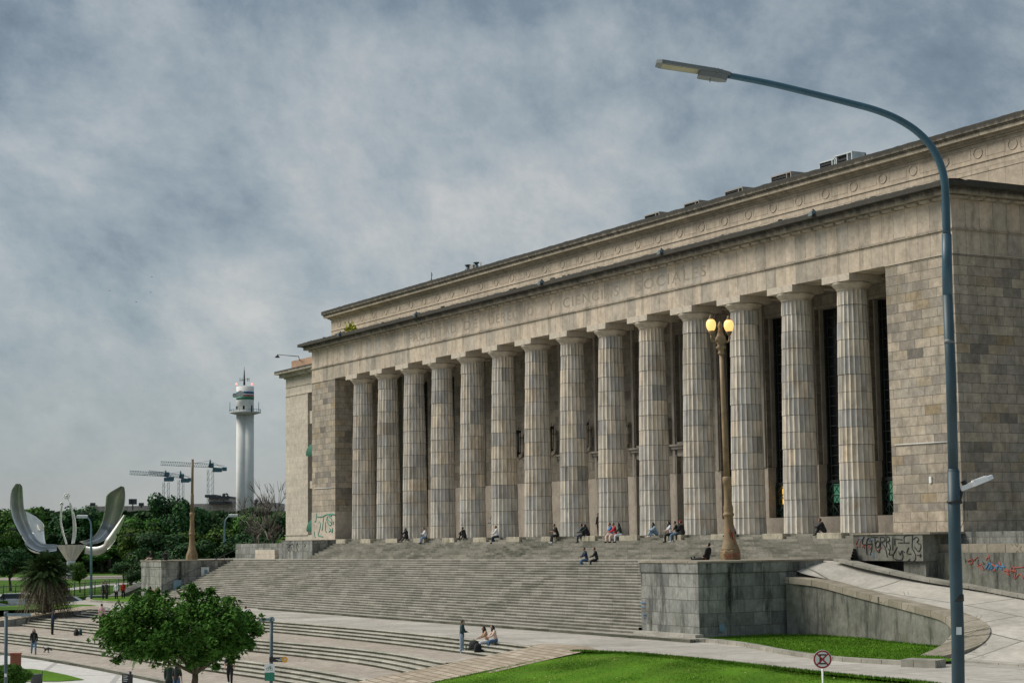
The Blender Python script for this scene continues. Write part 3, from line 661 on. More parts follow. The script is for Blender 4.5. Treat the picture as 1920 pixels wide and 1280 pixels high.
def curve(tab, dy, x0=XS0, x1=XS1, n=90): return [(x0+(x1-x0)*i/n, sm(tab, x0+(x1-x0)*i/n)+dy) for i in range(n+1)]
TD = .46
for nm, tab, zt, lb in (('F1', Y1T, -5.4, 'uppermost of the three curved flights of plaza steps'), ('F2', Y2T, -6.0, 'middle one of the three curved flights of plaza steps'), ('F3', Y3T, -6.6, 'lowest of the three curved flights of plaza steps')):
    b = MB()
    for j in range(4):
        z = zt-.15*j; dy = -TD*j
        wob = lambda x, s: .02*mnoise.noise(Vector((x*.8, s, zt)))
        P = curve(tab, dy)
        A = [(x, y, z) for x, y in P]; B = [(x, y-.03+wob(x, j), z-.04) for x, y in P]; C_ = [(x, y+wob(x, j), z-.15) for x, y in P]
        D_ = [(x, y-TD, z-.15) for x, y in P]; T0 = [(x, y+.42, z) for x, y in P]
        if j == 0: b.strip(T0, A)
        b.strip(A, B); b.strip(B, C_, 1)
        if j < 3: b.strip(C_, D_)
    o = b.build('plaza_steps', [M['ampst'], M['riserA']]); tag(o, lb+', worn grey stone with grimy, shade-darkened risers', 'steps', 'curved flights of plaza steps')
for tab0, tab1, z in ((Y1T, Y2T, -6.0), (Y2T, Y3T, -6.6), (Y3T, Y4T, -7.2)):
    P = curve(tab0, -3*TD); Q = curve(tab1, .42 if z > -7 else 0)
    struct('brick_terrace', MB().strip([(x, y, z) for x, y in P], [(x, y, z) for x, y in Q]), M['terr'])
P = curve(Y4T, 0, -3, 75)
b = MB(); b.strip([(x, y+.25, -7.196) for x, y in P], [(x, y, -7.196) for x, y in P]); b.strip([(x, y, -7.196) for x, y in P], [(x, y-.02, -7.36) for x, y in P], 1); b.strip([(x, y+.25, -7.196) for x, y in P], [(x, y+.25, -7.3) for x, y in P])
struct('plaza_kerb', b, [M['kerb'], M['riserA']])  # face painted dark to stand in for shade below the kerb edge
P = curve(Y4T, 0, -14, 78, 60); struct('plaza_pavement', MB().strip([(x, y-.0, -7.35) for x, y in P], [(x+6, -150, -7.35) for x, y in P]).quad((75, -150, -7.36), (75, -37, -7.36), (160, -37, -7.36), (160, -150, -7.36)), M['plaza'])
# upper walk
P = curve(Y1T, .42, XS0, XS1)
b = MB().strip([(x, y, -5.4) for x, y in P], [(x, -13.0, -5.4) for x, y in P])
b.poly([(XS0, -24.2, -5.4), (XS0, -13, -5.4), (-16, -13.6, -5.42), (-28.5, -14.8, -5.42), (-27.0, -16.6, -5.42), (-22, -19.6, -5.42), (-16, -22.4, -5.42), (-10.5, -24.6, -5.42), (-4.6, -23.8, -5.4)])
b.strip([(XS1, -22.2, -5.4), (74.6, -21.9, -5.42)]+[(x, y+.03, -5.42) for x, y in ((76.3, -21.95), (78, -21.3), (83, -21.3), (88, -21.75), (93, -22.25), (99.5, -22.3), (104, -24.5), (140, -40))], [(XS1, -13, -5.4)]+[(x, -4, -5.42) for x in (75, 76.3, 78, 83, 88, 93, 99.5, 104, 140)])
struct('upper_walk', b, M['walk'])
# sloped brick margins
def rz_(y): return -5.4-max(0, (-22.2-y))*.133
b = MB()
for i in range(16):
    y0 = -22.2-i; y1 = y0-1; b.quad((XS1, y0, rz_(y0)+.012), (75.2+(i)*.12, y0, rz_(y0)+.012), (75.2+(i+1)*.12, y1, rz_(y1)+.012), (XS1, y1, rz_(y1)+.012)); b.quad((XS1, y0, rz_(y0)+.012), (XS1, y1, rz_(y1)+.012), (XS1, y1, -7.6), (XS1, y0, -7.6))
A0 = onz(1020, 1205, -5.4)
b.poly([(XS1, -22.2, -5.394), (75.2, -22.2, -5.394), (75.3, -21.6, -5.394), (72.2, -20.3, -5.394), (68.6, -20.6, -5.394), (69, -22.0, -5.394)])
struct('brick_slope', b, M['brick'])
wl = thing('sloped_wall', 'brick topped sloping wall on the left side of the plaza steps', 'wall', (-3, -28, -6))
def lz(y): return -5.34-max(0, (-23.6-y))*.088
b = MB(); c_ = MB()
for i in range(14):
    y0 = -23.0-i*1.2; y1 = y0-1.2; xx = lambda y: XS0+.12*max(0, -24-y)
    b.quad((xx(y0)-4.6, y0, lz(y0)), (xx(y0), y0, lz(y0)), (xx(y1), y1, lz(y1)), (xx(y1)-4.6, y1, lz(y1)))
    c_.quad((xx(y0), y0, lz(y0)), (xx(y1), y1, lz(y1)), (xx(y1), y1, -8), (xx(y0), y0, -8))
    c_.quad((xx(y0), y0, lz(y0)+.001), (xx(y0)+.06, y0, lz(y0)-.02), (xx(y1)+.06, y1, lz(y1)-.02), (xx(y1), y1, lz(y1)+.001))
b.build('brick_top', M['brick'], wl); c_.build('wall_face', M['granl'], wl)
# right lawn (falls gently towards the road)
b = MB(); xs = [74.6+i*.9 for i in range(70)]; LB = [(74, -22.6), (76.3, -21.95), (78, -21.3), (83, -21.3), (88, -21.75), (93, -22.25), (99.5, -22.3), (104, -24.5), (140, -40)]
rows = []
for j in range(40):
    row = []
    for x in xs:
        yb = lerp_tab(LB, x); y = yb-j*.8; xx = x+max(0, -22.5-y)*.12
        row.append((xx, y, -5.40-max(0, -21.5-y)*.12+(.03 if j else -.03)+.03*mnoise.noise(Vector((xx*.5, y*.5, 0)))))
    rows.append(row)
for a_, c_ in zip(rows, rows[1:]): b.strip(a_, c_)
struct('lawn', b, M['lawn'])
# grass patch with kerb in front of the ramp wall
inner = [(72.2, -13.2), (71.9, -9.3), (73.82, -7.2), (76.9, -7.4), (79.5, -7.9), (83.3, -8.8), (86.0, -9.2), (88.0, -10.6), (88.9, -12.9)]
outer = [(72.75, -14.0), (73.8, -13.65), (77.3, -14.4), (80.5, -15.5), (83.5, -16.5), (87.5, -17.35), (90.5, -17.1), (92.6, -16.6), (92.3, -14.5), (90, -13.4)]
b = MB().poly([(x, y, -5.30) for x, y in outer]+[(x, y, -5.30) for x, y in reversed(inner)])
struct('grass_patch', b, M['lawn'])
def kerb(pts, w, h, z, m, b=None):
    b = b or MB()
    pts = [Vector((p[0], p[1], 0)) for p in pts]
    L = []; Rr = []
    for i, p in enumerate(pts):
        t = (pts[min(i+1, len(pts)-1)]-pts[max(0, i-1)]).normalized(); nn = Vector((-t.y, t.x, 0))*w/2
        L.append(p+nn); Rr.append(p-nn)
    V = lambda P, zz: [(p.x, p.y, zz) for p in P]
    b.strip(V(L, z), V(L, z+h)); b.strip(V(L, z+h), V(Rr, z+h)); b.strip(V(Rr, z+h), V(Rr, z))
    for P, Q in ((L[0], Rr[0]), (L[-1], Rr[-1])): b.quad((P.x, P.y, z), (Q.x, Q.y, z), (Q.x, Q.y, z+h), (P.x, P.y, z+h))
    return b
def smooth_path(P, k=4):
    out = []
    for i in range(len(P)-1):
        p0 = P[max(i-1, 0)]; p1 = P[i]; p2 = P[i+1]; p3 = P[min(i+2, len(P)-1)]
        for j in range(k):
            t = j/k; out.append(tuple(.5*((2*p1[q])+(-p0[q]+p2[q])*t+(2*p0[q]-5*p1[q]+4*p2[q]-p3[q])*t*t+(-p0[q]+3*p1[q]-3*p2[q]+p3[q])*t**3) for q in range(len(p1))))
    out.append(tuple(P[-1])); return out
b = kerb(smooth_path(outer[:8]), .42, .22, -5.46, None); b.obox((92.9, -16.9, -5.3), (.75, .25, 0), (-.25, .5, 0), (0, 0, .18))
tag(b.build('patch_kerb', M['kerb']), kind='structure')
# left kerbed grass strip and path edge
lp = [(-28.5, -16.6), (-22, -18.6), (-16.8, -19.3), (-10, -18.4), (-6.4, -16.9)]
struct('grass_strip', MB().poly([(x, y, -5.34) for x, y in lp]+[(-6.4, -14.6, -5.34), (-16, -14.2, -5.34), (-30, -13, -5.34)]), M['lawn'])
struct('strip_kerb', kerb(smooth_path(lp), .4, .2, -5.45, None), M['kerb'])
# ramp surface
path_in = [(70.5,-5.5,-1.43),(71.75,-6.95,-1.98),(74,-6.35,-2.45),(76.9,-6.45,-2.88),(79.5,-6.9,-3.15),(83.3,-7.7,-3.5),(86.2,-8.1,-3.9),(88.6,-9.2,-4.35),(89.9,-11,-4.95),(90.2,-12.6,-5.35),(90.0,-13.6,-5.41)]
path_out = [(70.5,-4.7,-1.43),(72.8,-4.75,-1.50),(75,-4.5,-1.88),(78.2,-3.4,-2.5),(81.5,-2.6,-2.93),(84.4,-2.6,-3.25),(91,-2.6,-3.9),(97,-3.4,-4.4),(101,-6,-4.9),(102.5,-10,-5.3),(102.5,-13.6,-5.41)]
pi_ = smooth_path(path_in, 6); po = smooth_path(path_out, 6)
b = MB(); prev = None
K = 6
for a_, c_ in zip(pi_, po):
    row = [tuple(a_[q]+(c_[q]-a_[q])*k/K for q in range(3)) for k in range(K+1)]
    if prev: b.strip(prev, row)
    prev = row
struct('ramp_surface', b, M['ramp'])
b = kerb([(90.2, -13.9), (96, -13.7), (104, -13.5)], .3, .07, -5.42, None); struct('ramp_foot_kerb', b, M['kerb'])
# kerb along the inner (building) side of the ramp
b = MB(); ki = [(p[0], p[1]-.02, p[2]) for p in po[6:42]]
b.strip([(x, y-.55, z+.02) for x, y, z in ki], [(x, y-.55, z+.16) for x, y, z in ki]); b.strip([(x, y-.55, z+.16) for x, y, z in ki], [(x, y+.3, z+.17) for x, y, z in ki])
struct('ramp_kerb', b, M['kerb'])
# outer ramp wall with coping
rw = thing('ramp_wall', 'curving mossy wall with a worn stone coping along the ramp', 'wall', (80, -8, -5.4))
wo = smooth_path([(72.0,-7.9,-2.28),(73.82,-7.25,-2.46),(76.9,-7.42,-2.88),(79.5,-7.9,-3.15),(83.3,-8.8,-3.5),(85.6,-9.15,-3.83),(87.4,-10.2,-4.35),(88.4,-11.8,-4.95),(88.9,-13.6,-5.33)], 5)
wi = smooth_path([(72.0,-6.9,-2.28),(74.0,-6.3,-2.46),(76.9,-6.45,-2.88),(79.5,-6.9,-3.15),(83.3,-7.7,-3.5),(86.2,-8.1,-3.83),(88.6,-9.2,-4.30),(89.9,-11,-4.9),(90.0,-13.4,-5.33)], 5)
b = MB(); b.strip([(x, y, z-.30) for x, y, z in wo], [(x, y, -5.6) for x, y, z in wo]); b.build('wall_face', M['wallm'], rw)
b = MB(); U = .0
wo2 = [(x, y-.08, z) for x, y, z in wo]
b.strip([(x, y, z-.30) for x, y, z in wo2], [(x, y, z+.02) for x, y, z in wo2]); b.strip([(x, y, z+.02) for x, y, z in wo2], [(x, y, z+.02) for x, y, z in wi]); b.strip([(x, y, z+.02) for x, y, z in wi], [(x, y, z-.3) for x, y, z in wi]); b.strip([(x, y, z-.30) for x, y, z in wo2], [(x, y+.1, z-.30) for x, y, z in wo])
b.quad((wo2[-1][0], wo2[-1][1], wo2[-1][2]+.02), (wi[-1][0], wi[-1][1], wi[-1][2]+.02), (wi[-1][0], wi[-1][1], -5.6), (wo2[-1][0], wo2[-1][1], -5.6))
b.build('coping', M['coping'], rw)
# grass blades along lawn edges and scattered leaves
def blades(name, pts, n, h, zf, spread, seed):
    rn = random.Random(seed); b = MB()
    for _ in range(n):
        i = rn.randrange(len(pts)-1); t = rn.random(); x = pts[i][0]+(pts[i+1][0]-pts[i][0])*t; y = pts[i][1]+(pts[i+1][1]-pts[i][1])*t
        x += rn.gauss(0, spread); y += rn.gauss(0, spread); z = zf(x, y); a_ = rn.uniform(0, 6.28); hh = h*rn.uniform(.5, 1.3); w_ = .02
        dx, dy = math.cos(a_)*w_, math.sin(a_)*w_; lx, ly = rn.gauss(0, .03), rn.gauss(0, .03)
        b.poly([(x-dx, y-dy, z), (x+dx, y+dy, z), (x+lx, y+ly, z+hh)])
    return tag(b.build(name, M['blade'], fix=False), kind='stuff')
blades('grass_fringe', [(x, lerp_tab(LB, x)-.1) for x in [74.6+i for i in range(28)]], 9000, .10, lambda x, y: -5.42, .12, 1)
blades('grass_fringe', [(74.7+max(0, -22.5-y)*.12, y) for y in [-22-i for i in range(14)]], 5000, .10, lambda x, y: -5.42-max(0, -21.5-y)*.12, .1, 2)
blades('lawn_blades', [(70+i, -23-(i%9)*.9) for i in range(36)], 90000, .075, lambda x, y: -5.40-max(0, -21.5-y)*.12, 2.2, 5) if False else None
rn = random.Random(8); b = MB(); lf = MB()
for i in range(120000):
    x = rn.uniform(74.8, 101); yb = lerp_tab(LB, x); t_ = rn.random()**1.1*11; y = yb-.15-t_; x += max(0, -22.5-y)*.12; z = -5.40-max(0, -21.5-y)*.12-.01; a_ = rn.uniform(0, 6.28); hh = .065*rn.uniform(.4, 1.4); w_ = .016
    dx, dy = math.cos(a_)*w_, math.sin(a_)*w_; b.poly([(x-dx, y-dy, z), (x+dx, y+dy, z), (x+rn.gauss(0, .03), y+rn.gauss(0, .03), z+hh)])
for i in range(90):
    x = rn.uniform(76, 100); y = lerp_tab(LB, x)-rn.uniform(.2, 8); z = -5.34-max(0, -21.5-y)*.12; a_ = rn.uniform(0, 6.28); s_ = rn.uniform(.02, .06); c_, d_ = math.cos(a_)*s_, math.sin(a_)*s_
    lf.poly([(x-c_, y-d_, z), (x+d_*.6, y-c_*.6, z+.02), (x+c_, y+d_, z+.03), (x-d_*.6, y+c_*.6, z+.01)])
tag(b.build('lawn_blades', M['blade'], fix=False), kind='stuff'); tag(lf.build('fallen_leaves', plain('dry_leaf', (.50,.45,.22), .8, 0, .4, 9), fix=False), kind='stuff')
b = MB()
for i in range(34000):
    x = rn.uniform(72, 91); y = rn.uniform(-17.3, -7.4)
    def inside(P, x, y):
        r = False
        for (x1, y1), (x2, y2) in zip(P, P[1:]+P[:1]):
            if (y1 > y) != (y2 > y) and x < (x2-x1)*(y-y1)/(y2-y1)+x1: r = not r
        return r
    if not inside(outer+list(reversed(inner)), x, y): continue
    a_ = rn.uniform(0, 6.28); dx, dy = math.cos(a_)*.016, math.sin(a_)*.016; b.poly([(x-dx, y-dy, -5.31), (x+dx, y+dy, -5.31), (x+rn.gauss(0, .03), y+rn.gauss(0, .03), -5.31+.07*rn.uniform(.4, 1.4))])
tag(b.build('patch_blades', M['blade'], fix=False), kind='stuff')
blades('grass_fringe', inner, 7000, .12, lambda x, y: -5.31, .12, 3)
# ================================================================ LAMPS
def lamp_post(loc, top, label, lit):
    t = thing('lamp_post', label, 'lamp post', loc)
    b = MB(); oc = 8; h = 13.2
    b.lathe([(.56, 0), (.56, .48), (.52, .54)], oc, m=0, smooth=0, a0=R(22.5)); b.lb('pedestal_foot', M['ochre'], t)
    b = MB(); b.lathe([(.51, .54), (.50, .60), (.385, .90), (.30, 1.3), (.25, 1.9), (.235, 2.3), (.27, 2.36), (.31, 2.42), (.31, 2.49), (.25, 2.54), (.265, 2.64), (.26, 2.85), (.22, 3.0), (.20, 3.6), (.20, 4.1), (.245, 4.15), (.245, 4.45), (.19, 4.5)], 16); b.lb('lamp_base', M['ochre'], t)
    b = MB()
    for k in range(16):
        pass
    prof = [(.165, 4.5), (.155, 6.5), (.135, 8.8), (.115, 11.15)] if lit else [(.18, 4.5), (.15, 6.2), (.145, 6.25)]
    b.lathe(prof, 14)
    if not lit: b.lathe([(.13, 6.2), (.13, 9.6)], 12, m=1)
    b.lb('shaft', [M['ochre'] if lit else M['ochred'], M['ochred']], t)
    if lit:
        b = MB(); b.lathe([(.12, 11.15), (.17, 11.2), (.19, 11.25), (.15, 11.3), (.15, 11.45), (.27, 11.52), (.28, 11.58), (.17, 11.66), (.2, 11.75), (.27, 11.9), (.28, 12.1), (.2, 12.2), (.12, 12.45), (.15, 12.5), (.08, 12.56), (.13, 12.68), (.13, 12.78), (.06, 12.95), (.01, 13.0)], 14)
        b.lb('lamp_head', M['ochre'], t)
        for s, rz2 in ((-1, 0), (1, 0)):
            dx, dy = math.cos(YAW)*.52*s-.3*s*math.sin(YAW), math.sin(YAW)*.52*s+.3*s*math.cos(YAW)
            b = MB(); b.tube([(dx*.3, dy*.3, 12.05), (dx*.6, dy*.6, 11.85), (dx*.95, dy*.95, 11.9), (dx*1.05, dy*1.05, 12.1), (dx, dy, 12.3)], .06, 8)
            b.lathe([(.10, 12.25), (.13, 12.35), (.17, 12.4), (.17, 12.46)], 12, (dx, dy, 0)); a = b.lb('lamp_arm', M['ochre'], t)
            g = MB(); g.lathe([(.15, 12.46), (.23, 12.58), (.275, 12.76), (.265, 12.92), (.20, 13.04), (.12, 13.09)], 16, (dx, dy, 0)); g.lb('globe', M['globe'], a)
            g = MB(); g.lathe([(.13, 13.09), (.14, 13.13), (.07, 13.18), (.09, 13.24), (.03, 13.33)], 12, (dx, dy, 0)); g.lb('globe_cap', M['ochre'], a)
    return t
lr = lamp_post((69.0, -9.3, -1.35), None, 'ochre lamp post with two lit amber globes on the right pedestal', True)
lr.rotation_euler = (R(1.04), R(-.57), 0)
ll = lamp_post((-19.4, -9.3, -1.72), None, 'ochre post without its lantern on the left pedestal', False)
# red paint writing on the lit lamp base
fx = -FW.copy(); fx.z = 0; fx.normalize()
a_ = math.atan2(fx.y, fx.x)
o = text_obj('red_graffiti', 'NEMI', .40, M['redsp'], lr, (69.0, -9.3, -1.35), width=.86)
o.location = (fx.x*.565-math.cos(YAW)*.43, fx.y*.565-math.sin(YAW)*.43, .08); o.rotation_euler = (R(90), 0, YAW)
b = MB()
Lx, Ly = math.cos(YAW), math.sin(YAW)
for pts in ([(-.05, 1.7), (0, 1.2), (.05, 1.6), (.12, 1.1), (.16, 1.5)], [(.1, 1.5), (.25, .8)], [(.0, 1.3), (.2, 1.35)]):
    P = []
    for u, z in pts:
        r = .50 if z < .6 else (.385+(.9-z)*.4 if z < .9 else .30+(1.3-z)*.21 if z < 1.3 else .275)
        P.append((Lx*u+fx.x*math.sqrt(max(.01, r*r-u*u))*1.03, Ly*u+fx.y*math.sqrt(max(.01, r*r-u*u))*1.03, z))
    b.tube([(69.0+p[0], -9.3+p[1], -1.35+p[2]) for p in P], .018, 5)
b.build('red_graffiti', M['redsp'], lr)

# foreground street lamp
D = 24
fl = thing('street_lamp', 'tall blue grey street lamp with a long curved arm in the foreground', 'street lamp', gnd(1803, D, -7.4))
def P(x, y, dd=0): return atd(x, y, D+dd)
b = MB(); base = parent_world(fl)
b.tube([base, P(1796, 1200), P(1790, 1000), P(1787.5, 882)], [.088, .083, .080, .0785], 20)
b.tube([P(1787.5, 884), P(1787.3, 878)], [.0785, .068], 20)
b.tube([P(1787.3, 880), P(1783, 700), P(1776.5, 552)], [.067, .0665, .0655], 20)
b.build('lower_pole', M['dkblue'] if 'dkblue' in M else M['bluep'], fl)
b = MB(); b.tube([P(1776.5, 553), P(1775, 440)], [.0655, .0645], 20); b.tube([P(1775, 442), P(1774.9, 438)], [.0645, .055], 20)
arm = smooth_path([tuple(P(*q)) for q in ((1774.9, 440), (1773.5, 385), (1771, 340), (1762, 305), (1744, 272), (1716, 244), (1680, 222), (1640, 206), (1590, 192.5), (1520, 175), (1440, 156), (1362, 141))], 4)
b.tube(arm, [.053-.012*i/len(arm) for i in range(len(arm))], 18)
b.build('curved_arm', M['bluep'], fl)
for (y_, h_, m_) in ((1180, .16, M['signb']), (1120, .09, M['black']), (640, .05, M['lumi'])):
    q = P(1795 if y_ > 1100 else 1780, y_); b = MB(); b.lathe([(.0845 if y_ > 1100 else .068, -h_/2), (.0845 if y_ > 1100 else .068, h_/2)], 20, tuple(q)) if y_ != 1180 else b.poly([q-FW*.085+RT*a_+UP*c_ for a_, c_ in ((-.035, -.05), (.035, -.05), (.035, .05), (-.035, .05))]); b.build('pole_band' if y_ != 1180 else 'torn_sticker', m_, fl)
ax = (P(1227, 120)-P(1362, 141)).normalized(); nz = Vector((0, 0, 1))-ax*ax.z; nz.normalize(); sd = ax.cross(nz)
def hd(l, w, h): return P(1362, 141)+ax*l+sd*w+nz*h
b = MB(); W = .17; L0 = -.02; L1 = .90
def slab(pts0, pts1, b, m=0):
    a = b.ring(pts0); c_ = b.ring(pts1); b.bridge(a, c_, m, True, 0); b.cap(a, m, True); b.cap(c_, m)
o0 = [(-.05, -.05), (-.05, .05), (.12, .13), (.86, .15), (.93, .10), (.93, -.10), (.86, -.15), (.12, -.13)]
slab([hd(l, w, .035) for l, w in o0], [hd(l, w*1.02, -.012) for l, w in o0], b)
o1 = [(-.02, -.06), (-.02, .06), (.08, .12), (.34, .12), (.36, .08), (.36, -.08), (.34, -.12), (.08, -.12)]
slab([hd(l, w, -.013) for l, w in o1], [hd(l+.01, w*.85, -.085) for l, w in o1], b, 0)
for l in (.07, .02, -.03): b.tube([hd(l+.1, 0, .03), hd(l+.1, 0, .075)], .006, 6)
b.tube([hd(.2, 0, -.08), hd(.2, 0, -.13)], .006, 6); b.tube([hd(.84, 0, .03), hd(.84, 0, .05)], .012, 6)
h_ = b.build('lamp_head', M['lumi'], fl)
b = MB(); slab([hd(l, w, -.0125) for l, w in ((.38, -.11), (.38, .11), (.85, .11), (.85, -.11))], [hd(l, w, -.016) for l, w in ((.38, -.11), (.38, .11), (.85, .11), (.85, -.11))], b); b.build('led_panel', M['led'], h_)
# small floodlight clamped to the pole
sf = thing('floodlight', 'pale grey floodlight with a black sensor clamped to the foreground pole', 'floodlight', P(1800, 920))
ax2 = (P(1862, 893)-P(1803, 915)).normalized(); n2 = (Vector((0, 0, 1))-ax2*ax2.z).normalized(); s2 = ax2.cross(n2)
def h2(l, w, h): return P(1801, 916)+ax2*l+s2*w+n2*h
b = MB(); o0 = [(0, -.03), (0, .03), (.12, .045), (.18, .11), (.36, .12), (.44, .06), (.44, -.06), (.36, -.12), (.18, -.11), (.12, -.045)]
slab([h2(l, w, .03) for l, w in o0], [h2(l, w, -.035+.03*l) for l, w in o0], b)
for q in range(7): b.obox(h2(.19+q*.028, 0, .036), ax2*.006, s2*.10, n2*.010)
b.build('housing', M['white'], sf)
b = MB(); b.tube([h2(.08, 0, .03), h2(.065, 0, .085)], .034, 12); b.build('sensor', M['black'], sf)
b = MB(); b.tube([P(1778, 942), P(1803, 940)], [.02, .03], 8); b.tube([h2(.0, 0, -.02), P(1800, 930), P(1798, 940)], .03, 8)
bp = P(1788.3, 940); b.lathe([(.092, -.015), (.092, .015)], 18, tuple(bp)); b.tube([h2(.03, 0, -.05), P(1808, 950), P(1808, 975), P(1800, 992), P(1801, 1002), P(1811, 1008)], .004, 5); b.build('clamp_and_cable', M['black'], sf)
# no stopping sign
Dn = 52; sn = thing('road_sign', 'round red no stopping sign on a white post in front of the lawn', 'road sign', gnd(1548, Dn, -6.6))
c = atd(1542, 1235, Dn); b = MB(); b.tube([parent_world(sn), c+Vector((0, 0, .1))-(-FW)*.04], .028, 8); b.build('sign_post', M['white'], sn)
def disc(b, c, r, off, m=0, n=40, r0=0):
    cc = c-FW*off
    if r0:
        for i in range(n):
            a, d = 2*math.pi*i/n, 2*math.pi*(i+1)/n
            b.quad(*[cc+(RT*math.cos(q)+UP*math.sin(q))*rr for q, rr in ((a, r), (d, r), (d, r0), (a, r0))], m)
    else: b.poly([cc+(RT*math.cos(2*math.pi*i/n)+UP*math.sin(2*math.pi*i/n))*r for i in range(n)], m)
rs_ = .262
b = MB(); r1 = [c-FW*.0+(RT*math.cos(2*math.pi*i/40)+UP*math.sin(2*math.pi*i/40))*rs_ for i in range(40)]; r2 = [p-FW*.012 for p in r1]; slab(r1, r2, b); b.build('sign_plate', M['white'], sn)
b = MB(); disc(b, c, rs_*.965, .014, 0, 40, rs_*.80)
def bar(b, x0, y0, x1, y1, w, off, m=0):
    p = c+RT*x0*rs_+UP*y0*rs_-FW*off; q = c+RT*x1*rs_+UP*y1*rs_-FW*off; d = (q-p).normalized(); nn = d.cross(FW).normalized()*w*rs_/2
    b.quad(p+nn, q+nn, q-nn, p-nn, m)
bar(b, -.58, .58, .58, -.58, .16, .018); bar(b, -.58, -.58, .58, .58, .16, .0182); b.build('red_ring_and_cross', M['crimson'], sn)
b = MB(); bar(b, -.38, .48, .38, .48, .15, .015); bar(b, -.38, -.46, .38, -.46, .15, .015); bar(b, -.25, .48, -.25, -.46, .16, .0152); bar(b, -.3, .03, .2, .03, .13, .0154); b.build('black_letter', M['black'], sn)
# wayfinding post with green and black boards
Dw = 74
def wpost(px, pyt, label, arm):
    t = thing('sign_post', label, 'signpost', gnd(px, Dw, -7.35)); b = MB(); b.tube([parent_world(t), atd(px+1, pyt, Dw)], .07, 12); b.tube([atd(px+1, pyt-1, Dw), atd(px+1, pyt+8, Dw)], .085, 12); b.build('pole', M['bluel'] if False else M['postc'], t)
    return t
M['postc'] = plain('slate_post', (.06,.095,.11), .55)
w1 = wpost(508, 1157, 'slate signpost with a street plate, a black arrow board and a green bicycle board', 0)
def board(t, x0, y0, x1, y1, m, name, off=.1, dep=.02):
    b = MB(); P4 = [atd(x, y, Dw-off) for x, y in ((x0, y0), (x1, y0), (x1, y1), (x0, y1))]; slab(P4, [p-FW*dep for p in P4], b); return b.build(name, m, t)
board(w1, 485, 1158, 507, 1163.5, M['sgrey'], 'street_plate'); board(w1, 510, 1158, 515, 1163, M['sgrey'], 'street_plate')
k = board(w1, 505, 1231, 531, 1240, M['black'], 'arrow_board')
b = MB(); cc = atd(534, 1235.7, Dw-.13); b.poly([cc+(RT*math.cos(i*.349)+UP*math.sin(i*.349))*.12 for i in range(18)]); b.poly([atd(x, y, Dw-.131) for x, y in ((531, 1231), (534, 1231), (534, 1240), (531, 1240))]); b.build('yellow_tip', M['yel'], k)
b = MB(); 
for y, x0, x1 in ((1233.2, 525, 529), (1235.6, 517, 529), (1237.6, 521, 529)): b.poly([atd(x, yy, Dw-.1215) for x, yy in ((x0, y-.6), (x1, y-.6), (x1, y+.5), (x0, y+.5))])
b.poly([atd(x, yy, Dw-.133) for x, yy in ((532.5, 1234.9), (534.2, 1233.2), (534.2, 1234.4), (536.6, 1234.4), (536.6, 1236.6), (534.2, 1236.6), (534.2, 1238))]); b.build('board_lines', [M['signb']], k)
k = board(w1, 496, 1243.5, 515, 1259.5, M['white'], 'bicycle_board'); board(w1, 496.3, 1260, 514.8, 1275.5, M['greenp'], 'green_board')
b = MB()
for xx in (502, 509): disc(b, atd(xx, 1253.5, Dw-.10), .058, .025, 0, 16, .046)
for p, q in (((502, 1253.5), (504.5, 1249)), ((504.5, 1249), (509, 1253.5)), ((504.5, 1249), (508, 1249.3)), ((508, 1249.3), (505.5, 1253.5)), ((508, 1249.3), (507.4, 1247.5))): b.tube([atd(*p, Dw-.128), atd(*q, Dw-.128)], .007, 4)
b.build('bicycle_symbol', M['greenp'], k)
for s, x0, x1, y in (('Retiro', 499, 512, 1269.5), ):
    o = text_obj('board_text', 'Recoleta', .10, M['white'], w1, atd(498.5, 1269.5, Dw-.126), width=.28, ext=.001); o.matrix_local = o.matrix_local; o.rotation_euler = (R(90), 0, YAW)
w2 = wpost(10.5, 1147, 'slate signpost with one street plate at the left edge of the plaza', 0)
board(w2, 13, 1149, 58, 1154.5, M['sgrey'], 'street_plate'); board(w2, 8.5, 1262, 12.5, 1268, M['white'], 'sticker')
# map board
t = thing('map_board', 'dark information board standing in front of the lowest kerb', 'board', gnd(240, 88, -7.35)); b = MB()
P4 = [atd(x, y, 88) for x, y in ((229, 1263), (249, 1263), (249, 1282), (229, 1282))]; slab(P4, [p-FW*.05 for p in P4], b); b.tube([gnd(244, 88.2, -7.35), atd(244, 1258, 88.2)], .07, 8); b.build('panel', M['black'], t)
b = MB()
for i in range(4): b.poly([atd(x, y, 87.94) for x, y in ((231, 1265.5+i*3.2), (240-i % 2*2, 1266+i*3.2), (240-i % 2*2, 1267.2+i*3.2), (231, 1266.7+i*3.2))])
b.build('panel_lines', M['signb'], t)
# litter bin, bench, red cabinet
t = thing('litter_bin', 'dark litter bin on the small grass patch at lower left', 'bin', gnd(68, 92, -7.35)); b = MB(); g0 = parent_world(t)
b.lathe([(.27, .22), (.29, .86), (.31, .9)], 14, tuple(g0)); b.build('bin_body', M['dkg'], t); q = gnd(78, 92, -7.35); MB().tube([q, q+Vector((0, 0, 1.05))], .035, 8).tube([q+Vector((0, 0, .9)), g0+Vector((0, 0, .9))], .02, 6).tube([g0, g0+Vector((0, 0, .25))], .04, 6).build('bin_post', M['black'], t)
q0 = gnd(66, 84, -7.35); q1 = gnd(108, 84, -7.35); d = (q1-q0); 
o = MB().obox((q0+q1)/2+Vector((0, 0, .42)), d/2, d.normalized().cross(Vector((0, 0, 1)))*.3, (0, 0, .06)).obox((q0+q1)/2+Vector((0, 0, .17)), d*.42, d.normalized().cross(Vector((0, 0, 1)))*.22, (0, 0, .18)).build('stone_bench', M['wing'], None); tag(o, 'pale stone bench beside the grass patch at lower left', 'bench')
